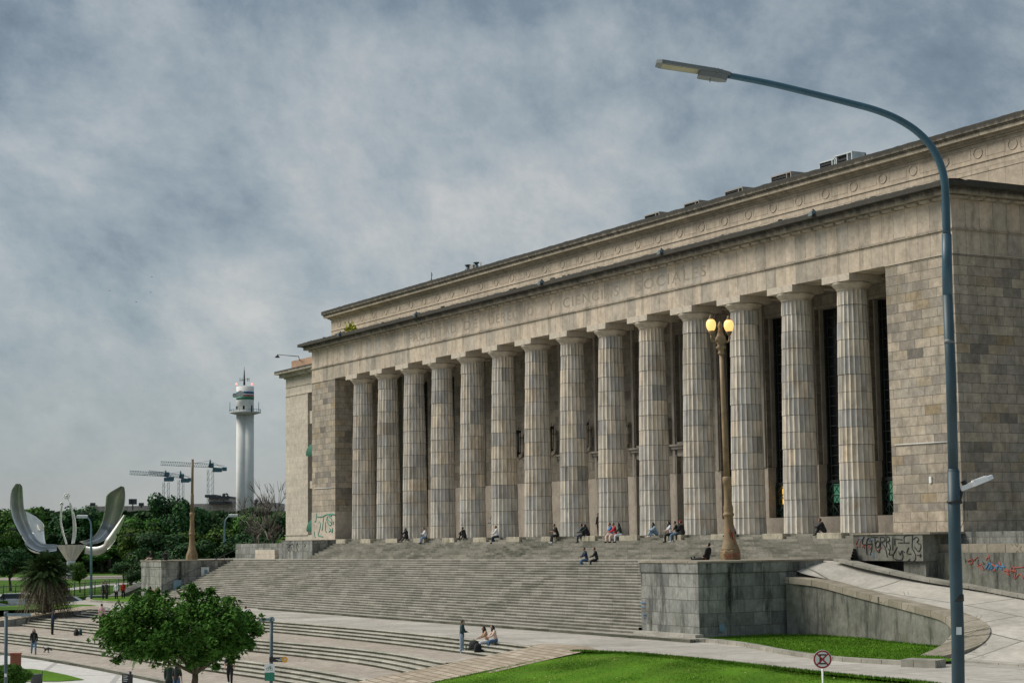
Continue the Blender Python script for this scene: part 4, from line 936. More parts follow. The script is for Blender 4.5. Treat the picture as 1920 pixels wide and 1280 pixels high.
q = gnd(29, 104, -7.35); o = MB().obox(q+Vector((0, 0, .60)), RT*.26, (FW.x*.2, FW.y*.2, 0), (0, 0, .60)).obox(q+Vector((0, 0, 1.23)), RT*.29, (FW.x*.23, FW.y*.23, 0), (0, 0, .03)).build('red_cabinet', plain('brick_red', (.33,.10,.06), .7), None); tag(o, 'faded red cabinet behind the bush at the left edge', 'cabinet')
gp = [onz(x, y, -7.32) for x, y in ((-30, 1262), (10, 1252), (60, 1253), (85, 1256), (125, 1264), (158, 1273), (112, 1276), (40, 1276), (-30, 1278))]
struct('small_grass_patch', MB().poly(gp), M['lawn'])

# ================================================================ TREES
def crown_mesh(seed, rx, rz, n, ls, lobes=14, flat=1.0, droop=0, core=True, asp=.5):
    rn = random.Random(seed); b = MB(); c_ = MB(); L = []
    for i in range(lobes):
        a = rn.uniform(0, 6.283); rr = math.sqrt(rn.random())*.68; zz = rn.uniform(-.45, .75)*(1-.45*rr)
        L.append((Vector((rx*rr*math.cos(a), rx*rr*math.sin(a), rz*zz*flat)), rx*rn.uniform(.26, .42), rz*rn.uniform(.24, .40)))
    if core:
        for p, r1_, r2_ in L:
            c_.ell(p-Vector((0, 0, r2_*.15)), (r1_*.72, r1_*.72, r2_*.70), 0, 8, 6)  # dark blobs added inside the crown to keep it opaque
    per = n//lobes
    for p, r1_, r2_ in L:
        for _ in range(per):
            u = rn.uniform(-1, 1); a = rn.uniform(0, 6.283); s = math.sqrt(1-u*u); d = Vector((s*math.cos(a), s*math.sin(a), u)); k = rn.uniform(.72, 1.08)+.12*mnoise.noise(d*3+Vector((seed, 0, 0)))
            q = p+Vector((d.x*r1_, d.y*r1_, d.z*r2_))*k
            nn = (d+Vector((rn.gauss(0, .6), rn.gauss(0, .6), rn.gauss(0, .6)+.3))).normalized(); t = nn.orthogonal().normalized(); t = (Matrix.Rotation(rn.uniform(0, 6.28), 3, nn) @ t)
            if droop: t = (Vector((d.x, d.y, -.6+rn.gauss(0, .3)))).normalized(); 
            w = nn.cross(t).normalized(); sz = ls*rn.uniform(.5, 1.3)
            if droop:
                b.poly([q-t*sz*.5, q+w*sz*asp*.5, q+t*sz*.5, q-w*sz*asp*.5])
            else: b.poly([q-t*sz*.6, q+w*sz*asp, q+t*sz*.6, q-w*sz*asp*.8])
    return b, c_, L
def tree_thing(name, seed, rx, rz, h, n, ls, mleaf, lobes=14, trunk_r=.25, droop=0, fork=.45, bark=None, asp=.5):
    """h: height of crown centre"""
    t = thing(name, None, 'tree'); cb, cc, L = crown_mesh(seed, rx, rz, n, ls, lobes, droop=droop, asp=asp)
    cb.v = [(x, y, z+h) for x, y, z in cb.v]; cc.v = [(x, y, z+h) for x, y, z in cc.v]
    cr = cb.build('crown', mleaf, t, fix=False); cc.build('crown_core', M['core'], cr)
    b = MB(); zf = (h-rz)*.9+.2 if fork is None else h*fork
    b.tube([(0, 0, -.3), (.02*rx, 0, zf*.5), (.05*rx, .02*rx, zf)], [trunk_r*1.3, trunk_r, trunk_r*.8], 9)
    rn = random.Random(seed)
    for p, r1_, r2_ in L[:9]: b.tube([(.05*rx, .02*rx, zf-.1), ((p.x*.45), p.y*.45, zf+(h+p.z-zf)*.55), (p.x, p.y, h+p.z)], [trunk_r*.55, trunk_r*.35, trunk_r*.12], 6)
    b.build('trunk', bark or M['bark'], t); return t
protos = [tree_thing('tree', 10+i, 5, 3.6+.4*(i % 3), 6.2, 5200, .42, M['leaf'] if i % 2 else M['leafd'], 16) for i in range(5)]
ZG = -5.46
def put_tree(proto, px, D, top_y, wpx, label, first=[0]*9, z0=ZG, grp='trees in the park behind the stairs'):
    g_ = gnd(px, D, z0); top = atd(px, top_y, D).z; i = protos.index(proto)
    o = proto if not first[i] else copy_tree(proto); first[i] = 1
    o.location = g_; H = top-z0; ext = 6.2+(3.6+.4*(i % 3))*.95; sz = H/ext; sw = (wpx/3460.5*D)/9.4; o.scale = (sw, sw, sz); o.rotation_euler = (0, 0, random.uniform(0, 6.28)); tag(o, label, 'tree', grp); return o
T = [(protos[0], 335, 330, 919, 118, 'wide umbrella shaped tree rising above the wood right of the metal flower'),
 (protos[1], 245, 235, 985, 110, 'green tree directly right of the tall thin lamp by the flower sculpture'),
 (protos[2], 300, 215, 990, 120, 'broad tree behind the left pedestal'),
 (protos[3], 395, 240, 985, 130, 'tree right of the ochre post behind the stairs'),
 (protos[4], 455, 220, 990, 110, 'tree behind the thin lamp right of the ochre post'),
 (protos[0], 505, 235, 955, 120, 'dark rounded tree touching the left wing of the building'),
 (protos[1], 478, 300, 962, 90, 'tree in front of the white control tower'),
 (protos[2], 20, 215, 1020, 90, 'dark tree at the left edge behind the palm'),
 (protos[3], -12, 240, 985, 90, 'tree cut by the left edge of the picture'),
 (protos[4], 268, 190, 1040, 80, 'low bushy tree left of the left pedestal'),
 (protos[0], 425, 330, 975, 90, 'tree between the ochre post and the white tower'),
 (protos[1], 60, 330, 948, 120, 'tree behind the left petal of the metal flower'),
 (protos[2], 130, 340, 944, 130, 'tree directly behind the flower stamens'),
 (protos[3], 205, 340, 956, 110, 'tree behind the right petal of the metal flower'),
 (protos[4], 8, 340, 960, 110, 'tree far left behind the metal flower'),
 (protos[1], 262, 330, 968, 90, 'tree left of the umbrella shaped tree'),
 (protos[3], 540, 215, 1000, 70, 'low tree hard against the left wing'),
 (protos[0], 350, 205, 1010, 120, 'tree behind the top of the left pedestal'),
 (protos[2], 425, 205, 1012, 110, 'shrubby tree at the top of the stairs left of the white wall'),
 (protos[4], 232, 250, 1046, 60, 'small tree behind the white van'),
 (protos[1], 150, 205, 1052, 46, 'small thin tree between the palm and the thin blue lamp'),
 (protos[3], 190, 330, 1020, 110, 'low tree under the right petal'),
 (protos[0], 95, 330, 1015, 130, 'low tree under the flower base')]
for p_, x, D_, y, w_, lb in T: put_tree(p_, x, D_, y, w_, lb)
# far wood
rn = random.Random(4); b = MB()
for i in range(26000):
    px = rn.uniform(-60, 560); Dd = rn.uniform(352, 390); ytop = 962+8*mnoise.noise(Vector((px*.02, 1, 0)))*2
    y = rn.uniform(ytop, 1080); q = atd(px, y, Dd+(y-960)*-.1); nn = Vector((rn.gauss(0, 1), rn.gauss(0, 1)-.6, rn.gauss(0, 1)+.4)).normalized(); t_ = nn.orthogonal().normalized(); w_ = nn.cross(t_); sz = rn.uniform(.5, 1.3)
    b.poly([q-t_*sz, q+w_*sz*.7, q+t_*sz, q-w_*sz*.7])
tag(b.build('far_wood', M['leafd'], fix=False), kind='stuff')
# bare trees by the wing
def bare(px, D, top, label, seed, h=9):
    rn = random.Random(seed); g_ = gnd(px, D, ZG); t = thing('bare_tree', label, 'tree', g_); b = MB(); H = atd(px, top, D).z-ZG
    def br(p, d, L, r, k):
        q = p+d*L; b.tube([p, p+d*L*.5+Vector((rn.gauss(0, .04), rn.gauss(0, .04), 0))*L, q], [r, r*.8, r*.6], 5)
        if k == 0: return
        for _ in range(rn.choice((3, 3, 4))):
            nd = (d+Vector((rn.gauss(0, .42), rn.gauss(0, .42), rn.gauss(.12, .25)))).normalized(); br(q, nd, L*rn.uniform(.62, .82), r*.58, k-1)
    br(Vector(g_), Vector((0, 0, 1)), H*.34, .22, 4); b.build('trunk', M['barkg'], t); return t
bare(512, 225, 905, 'leafless tree with fine grey branches beside the left wing', 3); bare(470, 262, 925, 'leafless small tree in front of the white tower', 8); bare(488, 215, 962, 'greyish bare tree low behind the white wall', 14)
# plaza tree (near)
g_ = gnd(357, 64, -7.4); nt = thing('plaza_tree', 'round dark green feathery tree on the plaza near the bottom edge', 'tree', g_)
cb, cc, L = crown_mesh(77, 2.75, 1.55, 200, .1, 1)
rn = random.Random(21); b = MB(); c_ = MB(); cl = []
zc = atd(340, 1192, 64).z-g_.z
def cpt(px, y, dd): return atd(px, y, 64+dd)-g_
outl = [(190, 1180, 1205), (205, 1150, 1222), (235, 1134, 1240), (270, 1120, 1246), (300, 1128, 1240), (335, 1124, 1250), (365, 1108, 1250), (395, 1122, 1256), (425, 1122, 1244), (455, 1145, 1230), (478, 1162, 1210), (488, 1175, 1195)]
for i in range(240):
    px = rn.uniform(204, 474); t0 = lerp_tab([(a, b_) for a, b_, _ in outl], px); t1 = lerp_tab([(a, c2) for a, _, c2 in outl], px)
    y = rn.uniform(t0+5, t1-15); dd = rn.uniform(-1, 1)*2.3*math.sqrt(max(.05, 1-((px-340)/155)**2))*math.sqrt(max(.1, 1-((y-1188)/82)**2)); cl.append((cpt(px, y, dd), rn.uniform(.22, .5)))
cl += [(cpt(x, y, dd), r) for x, y, dd, r in ((282, 1122, 0, .26), (290, 1114, .1, .18), (358, 1112, 0, .25), (362, 1103, 0, .16), (398, 1117, .2, .26), (396, 1108, .2, .15), (476, 1168, 0, .3), (484, 1180, .1, .26), (196, 1172, 0, .3), (193, 1190, .2, .28), (226, 1236, 0, .2), (440, 1236, 0, .2), (405, 1252, 0, .2), (300, 1122, -1, .3), (425, 1124, -1, .3))]
ctr = cpt(345, 1205, 0)
for p, r in cl:
    sub_ = [(p+Vector((rn.gauss(0, .5), rn.gauss(0, .5), rn.gauss(0, .4)))*r, r*rn.uniform(.35, .6)) for _ in range(5)]
    for sp, sr in sub_:
        for _ in range(34):
            d = Vector((rn.gauss(0, 1), rn.gauss(0, 1), rn.gauss(0, .8)+.25)).normalized(); q = sp+d*sr*rn.uniform(.55, 1.12); nn_ = (d+Vector((rn.gauss(0, .5), rn.gauss(0, .5), rn.gauss(0, .5)+.5))).normalized()
            t_ = (Vector((d.x, d.y, -.35+rn.gauss(0, .35)))).normalized(); w_ = nn_.cross(t_); w_ = w_.normalized() if w_.length > .05 else RT; sz = rn.uniform(.045, .095)
            b.poly([q-t_*sz, q+w_*sz*.55, q+t_*sz*1.1, q-w_*sz*.55])
    for _ in range(3):
        d = Vector((rn.gauss(0, 1), rn.gauss(0, 1), rn.gauss(0, .8)+.2)).normalized(); q = p+d*r*.9; out = ((q-ctr).normalized()*.9+d*.5).normalized(); Lf = rn.uniform(.16, .28); sdv = out.cross(Vector((0, 0, 1))); sdv = sdv.normalized() if sdv.length > .05 else Vector((1, 0, 0))
        for s in range(7):
            f = s/6; a = q+out*Lf*f+Vector((0, 0, -1))*Lf*.6*f*f
            for sg in (-1, 1):
                e1 = a+sdv*sg*.075*(1-.35*f)+out*.04+Vector((0, 0, -.02)); mid = (a+e1)/2; w_ = (out*.028+Vector((0, 0, -.01))); b.poly([a, mid+w_, e1, mid-w_])
cr = b.build('crown', M['leafn'], None, fix=False); cr.parent = nt; b = MB(); f0 = cpt(366, 1262, 0)
b.tube([(0, 0, 0), cpt(362, 1300, 0), cpt(366, 1272, 0), f0], [.17, .14, .11, .10], 10)
for x, y, dd in ((300, 1215, .5), (250, 1190, -.6), (335, 1190, -1), (380, 1180, .8), (420, 1200, -.4), (455, 1185, .3), (350, 1150, .2), (290, 1160, 1.2), (410, 1150, -1.3)): b.tube([f0, (f0+cpt(x, y, dd))*.5+Vector((0, 0, -.15)), cpt(x, y, dd)], [.07, .045, .015], 6)
k = b.build('trunk', M['bark'], None); k.parent = nt
# palm
pg = onz(86, 1143, -5.38); pm = thing('palm_tree', 'stout palm with green fronds over a skirt of dead brown fronds', 'palm', pg)
rn = random.Random(6); gb = MB(); db = MB(); Dp = (pg-CAM).dot(FW); px1 = Dp/3460.5; ch = 66*px1
def frond(b, a, el, L, drop, w, nl=16, o=Vector((0, 0, 0))):
    d = Vector((math.cos(a)*math.cos(el), math.sin(a)*math.cos(el), math.sin(el))); hz = Vector((math.cos(a), math.sin(a), 0)); sdv = Vector((-math.sin(a), math.cos(a), 0)); pr = None
    for s in range(nl+1):
        f = s/nl; p = o+d*L*f+Vector((0, 0, -1))*drop*L*f*f
        if pr is not None:
            t = (p-pr).normalized(); b.poly([pr-sdv*.02, pr+sdv*.02, p+sdv*.015, p-sdv*.015])
            for sg in (-1, 1):
                ll_ = w*(math.sin(math.pi*min(1, f*.9+.12))**.6); e1 = p+(sdv*sg*.8+t*.7+Vector((0, 0, -.35+rn.gauss(0, .15)))).normalized()*ll_; b.poly([p-t*.055, p+t*.055, e1])
        pr = p
for i in range(260): frond(gb, rn.uniform(0, 6.283), rn.uniform(-.15, 1.4), rn.uniform(2.2, 2.75), rn.uniform(.25, .6), .50, o=Vector((0, 0, ch+rn.uniform(-.1, .3))))
for i in range(360): frond(db, rn.uniform(0, 6.283), rn.uniform(-.5, .5), rn.uniform(1.9, 2.7), rn.uniform(.75, 1.15), .40, o=Vector((0, 0, ch-.2+rn.uniform(-.3, .1))))
k = gb.build('green_fronds', M['palm'], None, fix=False); k.parent = pm; k = db.build('dead_fronds', M['palmd'], None, fix=False); k.parent = pm
k = MB().lathe([(.62, -.2), (.5, .5), (.45, 1.6), (.55, ch-.3), (.3, ch+.1)], 14).build('trunk', M['bark'], None); k.parent = pm
# bush at lower left
t = thing('bush', 'dense dark green bush at the lower left edge', 'bush', gnd(10, 88, -7.35)); cb, cc, L = crown_mesh(31, 1.25, .95, 14000, .10, 14, asp=.35)
k = cb.build('foliage', M['leafn'], None, fix=False); k.parent = t; k.location = (0, 0, .95); cc2 = cc.build('crown_core', M['core'], None); cc2.parent = k
# plants growing on the cornice
p = onY(657, 613, -.6); t = thing('cornice_plant', 'small yellow green plant growing on the front cornice', 'plant', (p.x, p.y, 18.42)); b = MB(); rn = random.Random(2)
for i in range(160):
    q = Vector((rn.gauss(0, .45), rn.gauss(0, .2), abs(rn.gauss(.45, .3)))); nn = Vector((rn.gauss(0, 1), -1, rn.gauss(0, 1))).normalized(); t_ = nn.orthogonal(); w_ = nn.cross(t_); sz = .11; b.poly([q-t_*sz, q+w_*sz, q+t_*sz, q-w_*sz])
k = b.build('foliage', leaf('yellow_leaves', [(.2, (.18,.20,.02)), (.8, (.42,.42,.05))]), None, fix=False); k.parent = t
b = MB(); [b.tube([(0, 0, 0), (x*.5, 0, .4), (x, 0, .8)], .012, 4) for x in (-.5, -.2, .1, .4)]; k = b.build('stem', M['bark'], None); k.parent = t

# ================================================================ FLOWER SCULPTURE
DF = 290; fg = gnd(134, DF, ZG); fs = thing('flower_sculpture', 'giant polished steel flower with curved mirror petals and thin stamens', 'sculpture', fg)
def fp(x, y, dd=0): return atd(x/6.4, 860+y/6.4, DF+dd)
def petal(A, B, name, mat, dA, dB, bulge, n=26, parent=fs):
    def res(P, k):
        d = [0]; 
        for a, c in zip(P, P[1:]): d.append(d[-1]+math.hypot(c[0]-a[0], c[1]-a[1]))
        o = []
        for i in range(k+1):
            s = d[-1]*i/k; j = 0
            while j < len(d)-2 and d[j+1] < s: j += 1
            f = (s-d[j])/max(1e-6, d[j+1]-d[j]); o.append((P[j][0]+(P[j+1][0]-P[j][0])*f, P[j][1]+(P[j+1][1]-P[j][1])*f))
        return o
    A = res(smooth_path(A, 5), n); B = res(smooth_path(B, 5), n); b = MB(); K = 10; fr = []; bk = []
    for i in range(n+1):
        r0 = []; r1_ = []
        for k in range(K+1):
            f = k/K; x = A[i][0]+(B[i][0]-A[i][0])*f; y = A[i][1]+(B[i][1]-A[i][1])*f; dd = dA+(dB-dA)*f+bulge*math.sin(math.pi*f)
            dd *= (.25+.75*math.sin(math.pi*(1-i/n)*.5+.2) if i > n*.6 else 1)
            r0.append(fp(x, y, dd)); r1_.append(fp(x, y, dd+.22))
        fr.append(b.ring(r0)); bk.append(b.ring(r1_))
    for G in (fr, bk):
        for a, c in zip(G, G[1:]): b.bridge(a, c, 0, False)
    for i in range(n):
        for e_ in (0, K): b.f.append((fr[i][e_], fr[i+1][e_], bk[i+1][e_], bk[i][e_])); b.m.append(0); b.sm.append(0)
    return b.build(name, mat, parent)
petal([(190,297),(140,370),(123,480),(124,600),(160,740),(220,860),(290,985),(340,1050),(450,1105),(580,1115),(680,1100)], [(240,297),(268,330),(278,470),(290,600),(330,745),(400,900),(470,985),(540,1018),(600,1022),(650,1022),(682,1028)], 'petal', M['steel'], -3, 2.5, 3.0)
petal([(303,622),(330,745),(400,900),(470,990),(530,1018)], [(430,690),(523,775),(530,850),(536,940),(549,1016)], 'petal', M['steelw'], 3.5, 6, .6)
petal([(1450,325),(1290,425),(1268,530),(1250,640),(1222,760),(1150,900),(1060,962),(965,985),(950,990)], [(1492,335),(1504,430),(1500,520),(1480,620),(1440,720),(1385,830),(1310,930),(1200,1000),(1040,1036)], 'petal', M['steel'], 2, 4, 3.5)
petal([(1485,668),(1400,785),(1325,890),(1262,975),(1245,1020),(1180,1050),(1110,1055),(1030,1045)], [(1507,678),(1455,820),(1390,960),(1300,1070),(1210,1142),(1140,1155),(1080,1150),(1020,1120)], 'petal', M['steelw'], -4, -2.5, -1.0)
petal([(290,1000),(330,1060),(400,1100),(480,1120),(560,1112)], [(310,1020),(350,1090),(420,1128),(500,1140),(575,1135)], 'petal', M['steelw'], -4.5, -4, -.4)
petal([(1240,1045),(1180,1058),(1110,1062),(1030,1056)], [(1395,965),(1300,1085),(1180,1150),(1010,1135)], 'petal', M['steel'], -1, -2, .5)
b = MB(); n = 30; c0_ = fp(855, 1030, 0); u_ = math.hypot(RT.x, RT.y); rr = 175/6.4/3460.5*DF; zt = c0_.z; zb_ = fp(862, 1212).z; rb = .35/1
b.v = []; top = []; bot = []
cx, cy = c0_.x, c0_.y
for i in range(n*2):
    a = math.pi*i/n; k = 1 if i % 4 < 2 else .93; top.append((cx+rr*k*math.cos(a), cy+rr*k*math.sin(a), zt)); bot.append((cx+.75*math.cos(a), cy+.75*math.sin(a), zb_))
r0 = b.ring(bot); r1_ = b.ring(top); r2_ = b.ring([(cx, cy, zt-1.0)]*1)
b.bridge(r0, r1_, 0, True, 0); b.cap(r1_); b.cap(r0, 0, True); b.build('flower_cup', M['steelw'], fs)
b = MB(); b.lathe([(.72, zb_-fg.z-6.5), (.66, zb_-fg.z)], 14, (cx, cy, fg.z)); b.build('flower_stem', M['white'], fs)
for P_, hd_ in ((((800,1022),(760,900),(732,760),(735,620),(745,550)), (740, 540)), (((868,1015),(885,880),(880,720),(860,590),(835,525)), (800, 445)), (((885,1010),(905,880),(898,740),(878,640)), None)):
    b = MB(); b.tube([fp(x, y, .5) for x, y in smooth_path(list(P_), 4)], .17, 8); s_ = b.build('stamen', M['steelw'], fs)
    if hd_:
        b = MB(); c2 = fp(*hd_, .5); n_ = 12; rn = random.Random(5); big = hd_[1] < 500; R0 = .42 if big else .2
        b.ell(c2, (R0*.55,)*3, 0, 8, 6)
        for i in range(n_): a = 6.283*i/n_; b.ell(c2+(RT*math.cos(a)+UP*math.sin(a))*R0, (.11, .11, .11), 0, 6, 4)
        b.tube([c2, fp(P_[-1][0], P_[-1][1], .5)], .04, 5)
        b.build('stamen_tip', M['dkg'] if False else M['steelw'], s_)

g = MB(); g.poly([(fg.x+15*math.cos(i*.1257), fg.y+15*math.sin(i*.1257), -5.42) for i in range(50)]); struct('reflection_disc', g, plain('disc_tan', (.24,.215,.175), .9))  # disc added to cut lawn green in the petals' reflections
# ================================================================ FAR THINGS
def far(name, label, cat, px, D, z=ZG): return thing(name, label, cat, gnd(px, D, z))
DT = 500; tw = far('control_tower', 'tall white control tower with blue, red and green bands near its top', 'tower', 459, DT); tb = parent_world(tw)
def zt_(y, x=459, D=DT): return atd(x, y, D).z-ZG
k_ = DT/3460.5; b = MB(); r_ = 16.3*k_
for s_ in (-1, 1): b.lathe([(r_*.64, -.0), (r_*.64, zt_(774))], 28, (tb.x+RT.x*s_*r_*.38, tb.y+RT.y*s_*r_*.38, ZG))
b.build('shaft', M['wht2'], tw)
b = MB(); b.lathe([(r_*.9, zt_(776)), (30*k_, zt_(772)), (30*k_, zt_(770.6)), (r_, zt_(770.5))], 28, tuple(tb)); b.lathe([(r_*1.0, zt_(772)), (r_*1.02, zt_(722))], 24, tuple(tb)); top_ = b.build('tower_head', M['wht2'], tw)
for y0, y1, mm, nm in ((736, 732, 'bluest', 'blue_band'), (741.5, 737.5, 'redst', 'red_band'), (747, 742, 'grnst', 'green_band')):
    b = MB(); b.lathe([(r_*1.03, zt_(y0)), (r_*1.03, zt_(y1))], 24, tuple(tb)); b.build(nm, M[mm], top_)
b = MB()
for i in range(26): a = 6.283*i/26; b.tube([tb+Vector((29*k_*math.cos(a), 29*k_*math.sin(a), zt_(771))), tb+Vector((29*k_*math.cos(a), 29*k_*math.sin(a), zt_(765)))], .05, 4)
b.tube([tb+Vector((29*k_*math.cos(6.283*i/26), 29*k_*math.sin(6.283*i/26), zt_(766))) for i in range(27)], .06, 4)
for s_ in (-28, 26): q = atd(459+s_, 771, DT); b.tube([q, atd(459+s_, 753, DT)], .09, 4)
b.build('railing', M['bluel'], top_)
b = MB(); b.tube([atd(458, 722, DT), atd(458, 694, DT)], [.3, .15], 6); b.tube([atd(458, 694, DT), atd(458, 688, DT)], .06, 4); b.tube([atd(450, 713, DT), atd(467, 710, DT)], .08, 4)
for x in (450, 454, 464, 467): b.tube([atd(x, 715, DT), atd(x, 708, DT)], .07, 4)
b.build('mast', M['dkg'], top_)
b = MB(); c2 = atd(451, 738, DT-r_-.6); n_ = 20; rg = [c2+(RT*math.cos(6.283*i/n_)+UP*math.sin(6.283*i/n_))*6*k_ for i in range(n_)]; slab(rg, [q+FW*.6 for q in rg], b); b.build('dish', M['wht2'], top_)
b = MB(); c2 = atd(438, 741, DT-1); rg = [c2+(RT*math.cos(6.283*i/n_)*.5+UP*math.sin(6.283*i/n_))*4*k_ for i in range(n_)]; slab(rg, [q+RT*.8 for q in rg], b); b.build('dish', M['signb'], top_)
for x, y0, y1, w_ in ((444, 761, 767, 3.4), (457, 760, 767, 3.6), (472, 760, 772, 2.4)):
    b = MB(); P4 = [atd(xx, yy, DT-r_*1.03*math.sqrt(max(.05, 1-((xx-459)/16.8)**2))-.1) for xx, yy in ((x-w_/2, y0), (x+w_/2, y0), (x+w_/2, y1), (x-w_/2, y1))]; slab(P4, [q+FW*.15 for q in P4], b); b.build('window', M['glassd'], top_)
for x in (443.5, 472.5): MB().ell(atd(x, 720, DT), (.3,)*3).build('beacon', M['redl'], top_)
# cranes
def crane(px, D, ytop, yjib, x0, x1, y0, y1, label, mat=None):
    t = thing('tower_crane', label, 'crane', gnd(px, D, ZG), group='tower cranes on the skyline'); g_ = parent_world(t); mt = M['crane']; w_ = 1.1; b = MB()
    A = atd(px, yjib, D); H = A.z-ZG
    for i in range(int(H/2.6)):
        z0 = ZG+i*2.6; z1 = z0+2.6
        for sx_, sy_ in ((-1, -1), (1, -1), (1, 1), (-1, 1)): b.tube([(g_.x+sx_*w_, g_.y+sy_*w_, z0), (g_.x+sx_*w_, g_.y+sy_*w_, z1)], .10, 4)
        b.tube([(g_.x-w_, g_.y-w_, z0), (g_.x+w_, g_.y-w_, z1)], .06, 4); b.tube([(g_.x+w_, g_.y-w_, z0), (g_.x+w_, g_.y+w_, z1)], .06, 4)
    b.build('mast', mt, t)
    b = MB(); b.tube([A, atd(px, ytop, D)], [.9, .25], 4); b.tube([atd(px, ytop+2, D), atd(x0+(px-x0)*.35, y0+(yjib-y0)*.35, D)], .07, 4); b.tube([atd(px, ytop+2, D), atd(x1, y1, D)], .07, 4); b.build('cat_head', mt, t)
    b = MB(); n = 22; q0 = atd(x0, y0, D); q1 = A
    for i in range(n):
        a = q0+(q1-q0)*(i/n); c = q0+(q1-q0)*((i+1)/n); up = Vector((0, 0, 1.6)); b.tube([a, c], .13, 4); b.tube([a+up, c+up], .13, 4); b.tube([a, (a+c)/2+up], .06, 4); b.tube([(a+c)/2+up, c], .06, 4)
    b.build('jib', mt, t)
    b = MB(); q = atd(x1, y1, D); b.tube([A, q], .25, 4); b.tube([A+Vector((0, 0, 1.2)), q+Vector((0, 0, 1.2))], .12, 4); b.obox(q+Vector((0, 0, -.2)), RT*.9, FW*.8, (0, 0, .8)); b.obox(A+(q-A)*.5+Vector((0, 0, -.9)), RT*1.9, FW*.8, (0, 0, .8)); b.obox(A+RT*.9+Vector((0, 0, 1)), RT*.6, FW*.8, (0, 0, .9)); b.build('counter_jib', mt, t)
crane(394, 800, 861, 876, 301, 421, 871.5, 878, 'largest tower crane, its long jib pointing left above the trees')
crane(310.5, 800, 881, 893, 243, 322, 889, 896, 'leftmost tower crane with a low long jib')
crane(338.5, 850, 882, 896, 279, 356, 888, 898, 'middle tower crane right behind the ochre post')
# far buildings
def fbox(b, x0, x1, y0, y1, D, dep=20, m=0):
    A = atd(x0, y0, D); B_ = atd(x1, y0, D); z1 = A.z; z0 = atd(x0, y1, D).z; fw = Vector((FW.x, FW.y, 0)).normalized()*dep; r0 = [(A.x, A.y, z0), (B_.x, B_.y, z0), (B_.x+fw.x, B_.y+fw.y, z0), (A.x+fw.x, A.y+fw.y, z0)]; slab([Vector(p) for p in r0], [Vector((p[0], p[1], z1)) for p in r0], b, m)
DB = 620
t = thing('far_building', 'long low pale building behind the trees under the cranes', 'building', gnd(330, DB, ZG)); b = MB(); fbox(b, 160, 292, 949, 1000, DB); fbox(b, 292, 520, 945, 1000, DB); fbox(b, 168, 178, 946, 950, DB-1, 4); b.build('wall', M['bldw'], t)
b = MB()
for x, y in ((174, 945), (212, 943), (265, 945)): b.tube([atd(x, y+6, DB-2), atd(x, y, DB-2)], .3, 4); b.obox(atd(x, y, DB-2), RT*.8, FW*.5, (0, 0, .5))
for x in (249,):
    b.tube([atd(x, 955, DB-8), atd(x, 942, DB-8)], .22, 5)
    for i in range(3): b.obox(atd(x-4+i*4, 940, DB-8), RT*.6, FW*.3, (0, 0, .9))
b.build('roof_antenna', M['dkg'], t)
t = thing('far_building', 'dark flat roofed building with stacked decks beside the white tower', 'building', gnd(415, 590, ZG)); b = MB(); fbox(b, 391, 429, 930, 934.5, 590, 16, 1); fbox(b, 384, 404, 927, 932, 592, 12, 1); fbox(b, 390, 430, 934.6, 939.8, 591, 16, 0); fbox(b, 392, 434, 940, 944.4, 589, 18, 1); fbox(b, 388, 440, 944.6, 1000, 592, 16, 0); b.build('wall', [M['bldw'], M['dkg']], t)
b = MB(); rn = random.Random(3)
for i in range(20): x = rn.uniform(412, 430); y = rn.uniform(925, 941); b.tube([atd(x, y, 586), atd(x+rn.uniform(-6, 6), y+rn.uniform(-4, 4), 586)], .22, 4)
b.build('roof_frame', M['dkg'], t)
tag(MB().ell(atd(480, 940.5, 500), (.55, .5, .85), 0, 10, 8).tube([atd(480, 941, 500), atd(481, 975, 500)], .08, 4).build('round_float', M['dkg'], None), 'small dark ball on a thin pole right of the white tower', 'ball')
# thin park lamps
def thinlamp(px, D, yt, side, label, ad=0):
    t = thing('street_lamp', label, 'street lamp', gnd(px, D, ZG), group='thin blue park lamps'); b = MB(); g_ = parent_world(t); s_ = side
    P_ = [g_, atd(px, yt+45, D), atd(px, yt+22, D), atd(px+s_*1.5, yt+10, D), atd(px+s_*6, yt+3, D), atd(px+s_*11, yt, D)]
    b.tube([P_[0], P_[1], *smooth_path([tuple(q) for q in P_[2:]], 3)], [.13, .115]+[.08]*10, 8); b.build('pole', M['bluel'], t); q = P_[-1]; b = MB(); b.obox(q+RT*s_*.3, RT*.5, FW*.25, (0, 0, .13)); b.build('lamp_head', M['signb'], t); return t
thinlamp(171, 178, 968, -1, 'tall thin pale blue lamp beside the flower sculpture')
thinlamp(421, 205, 966, 1, 'thin pale blue lamp among trees right of the ochre post')
# fence
fe = thing('park_fence', 'black iron railing fence along the park behind the palm', 'fence', onz(140, 1124, ZG))
F = [Vector((x-.3, y, ZG)) for x, y in FLn[1:7]]
b = MB(); 
for a, c in zip(F, F[1:]):
    L_ = (c-a).length; n = int(L_/.32)
    for zz in (.15, 1.35): b.tube([a+Vector((0, 0, zz)), c+Vector((0, 0, zz))], .03, 4)
    for i in range(n):
        q = a+(c-a)*(i/n); r_ = .06 if i % 9 == 0 else .018; b.tube([q, q+Vector((0, 0, 1.55 if i % 9 == 0 else 1.42))], r_, 4)
b.build('railing', M['black'], fe)
struct('park_path', MB().poly([onz(x, y, ZG+.02) for x, y in ((-20, 1119), (60, 1113), (140, 1105), (205, 1097), (300, 1090), (300, 1087.5), (205, 1093.5), (140, 1100.5), (60, 1109), (-20, 1115))]), M['plaza'])
o = MB(); A = [onz(200, 1119, ZG), onz(235, 1116.5, ZG), onz(268, 1114, ZG)]; hgt = [.1, .8, 1.5]
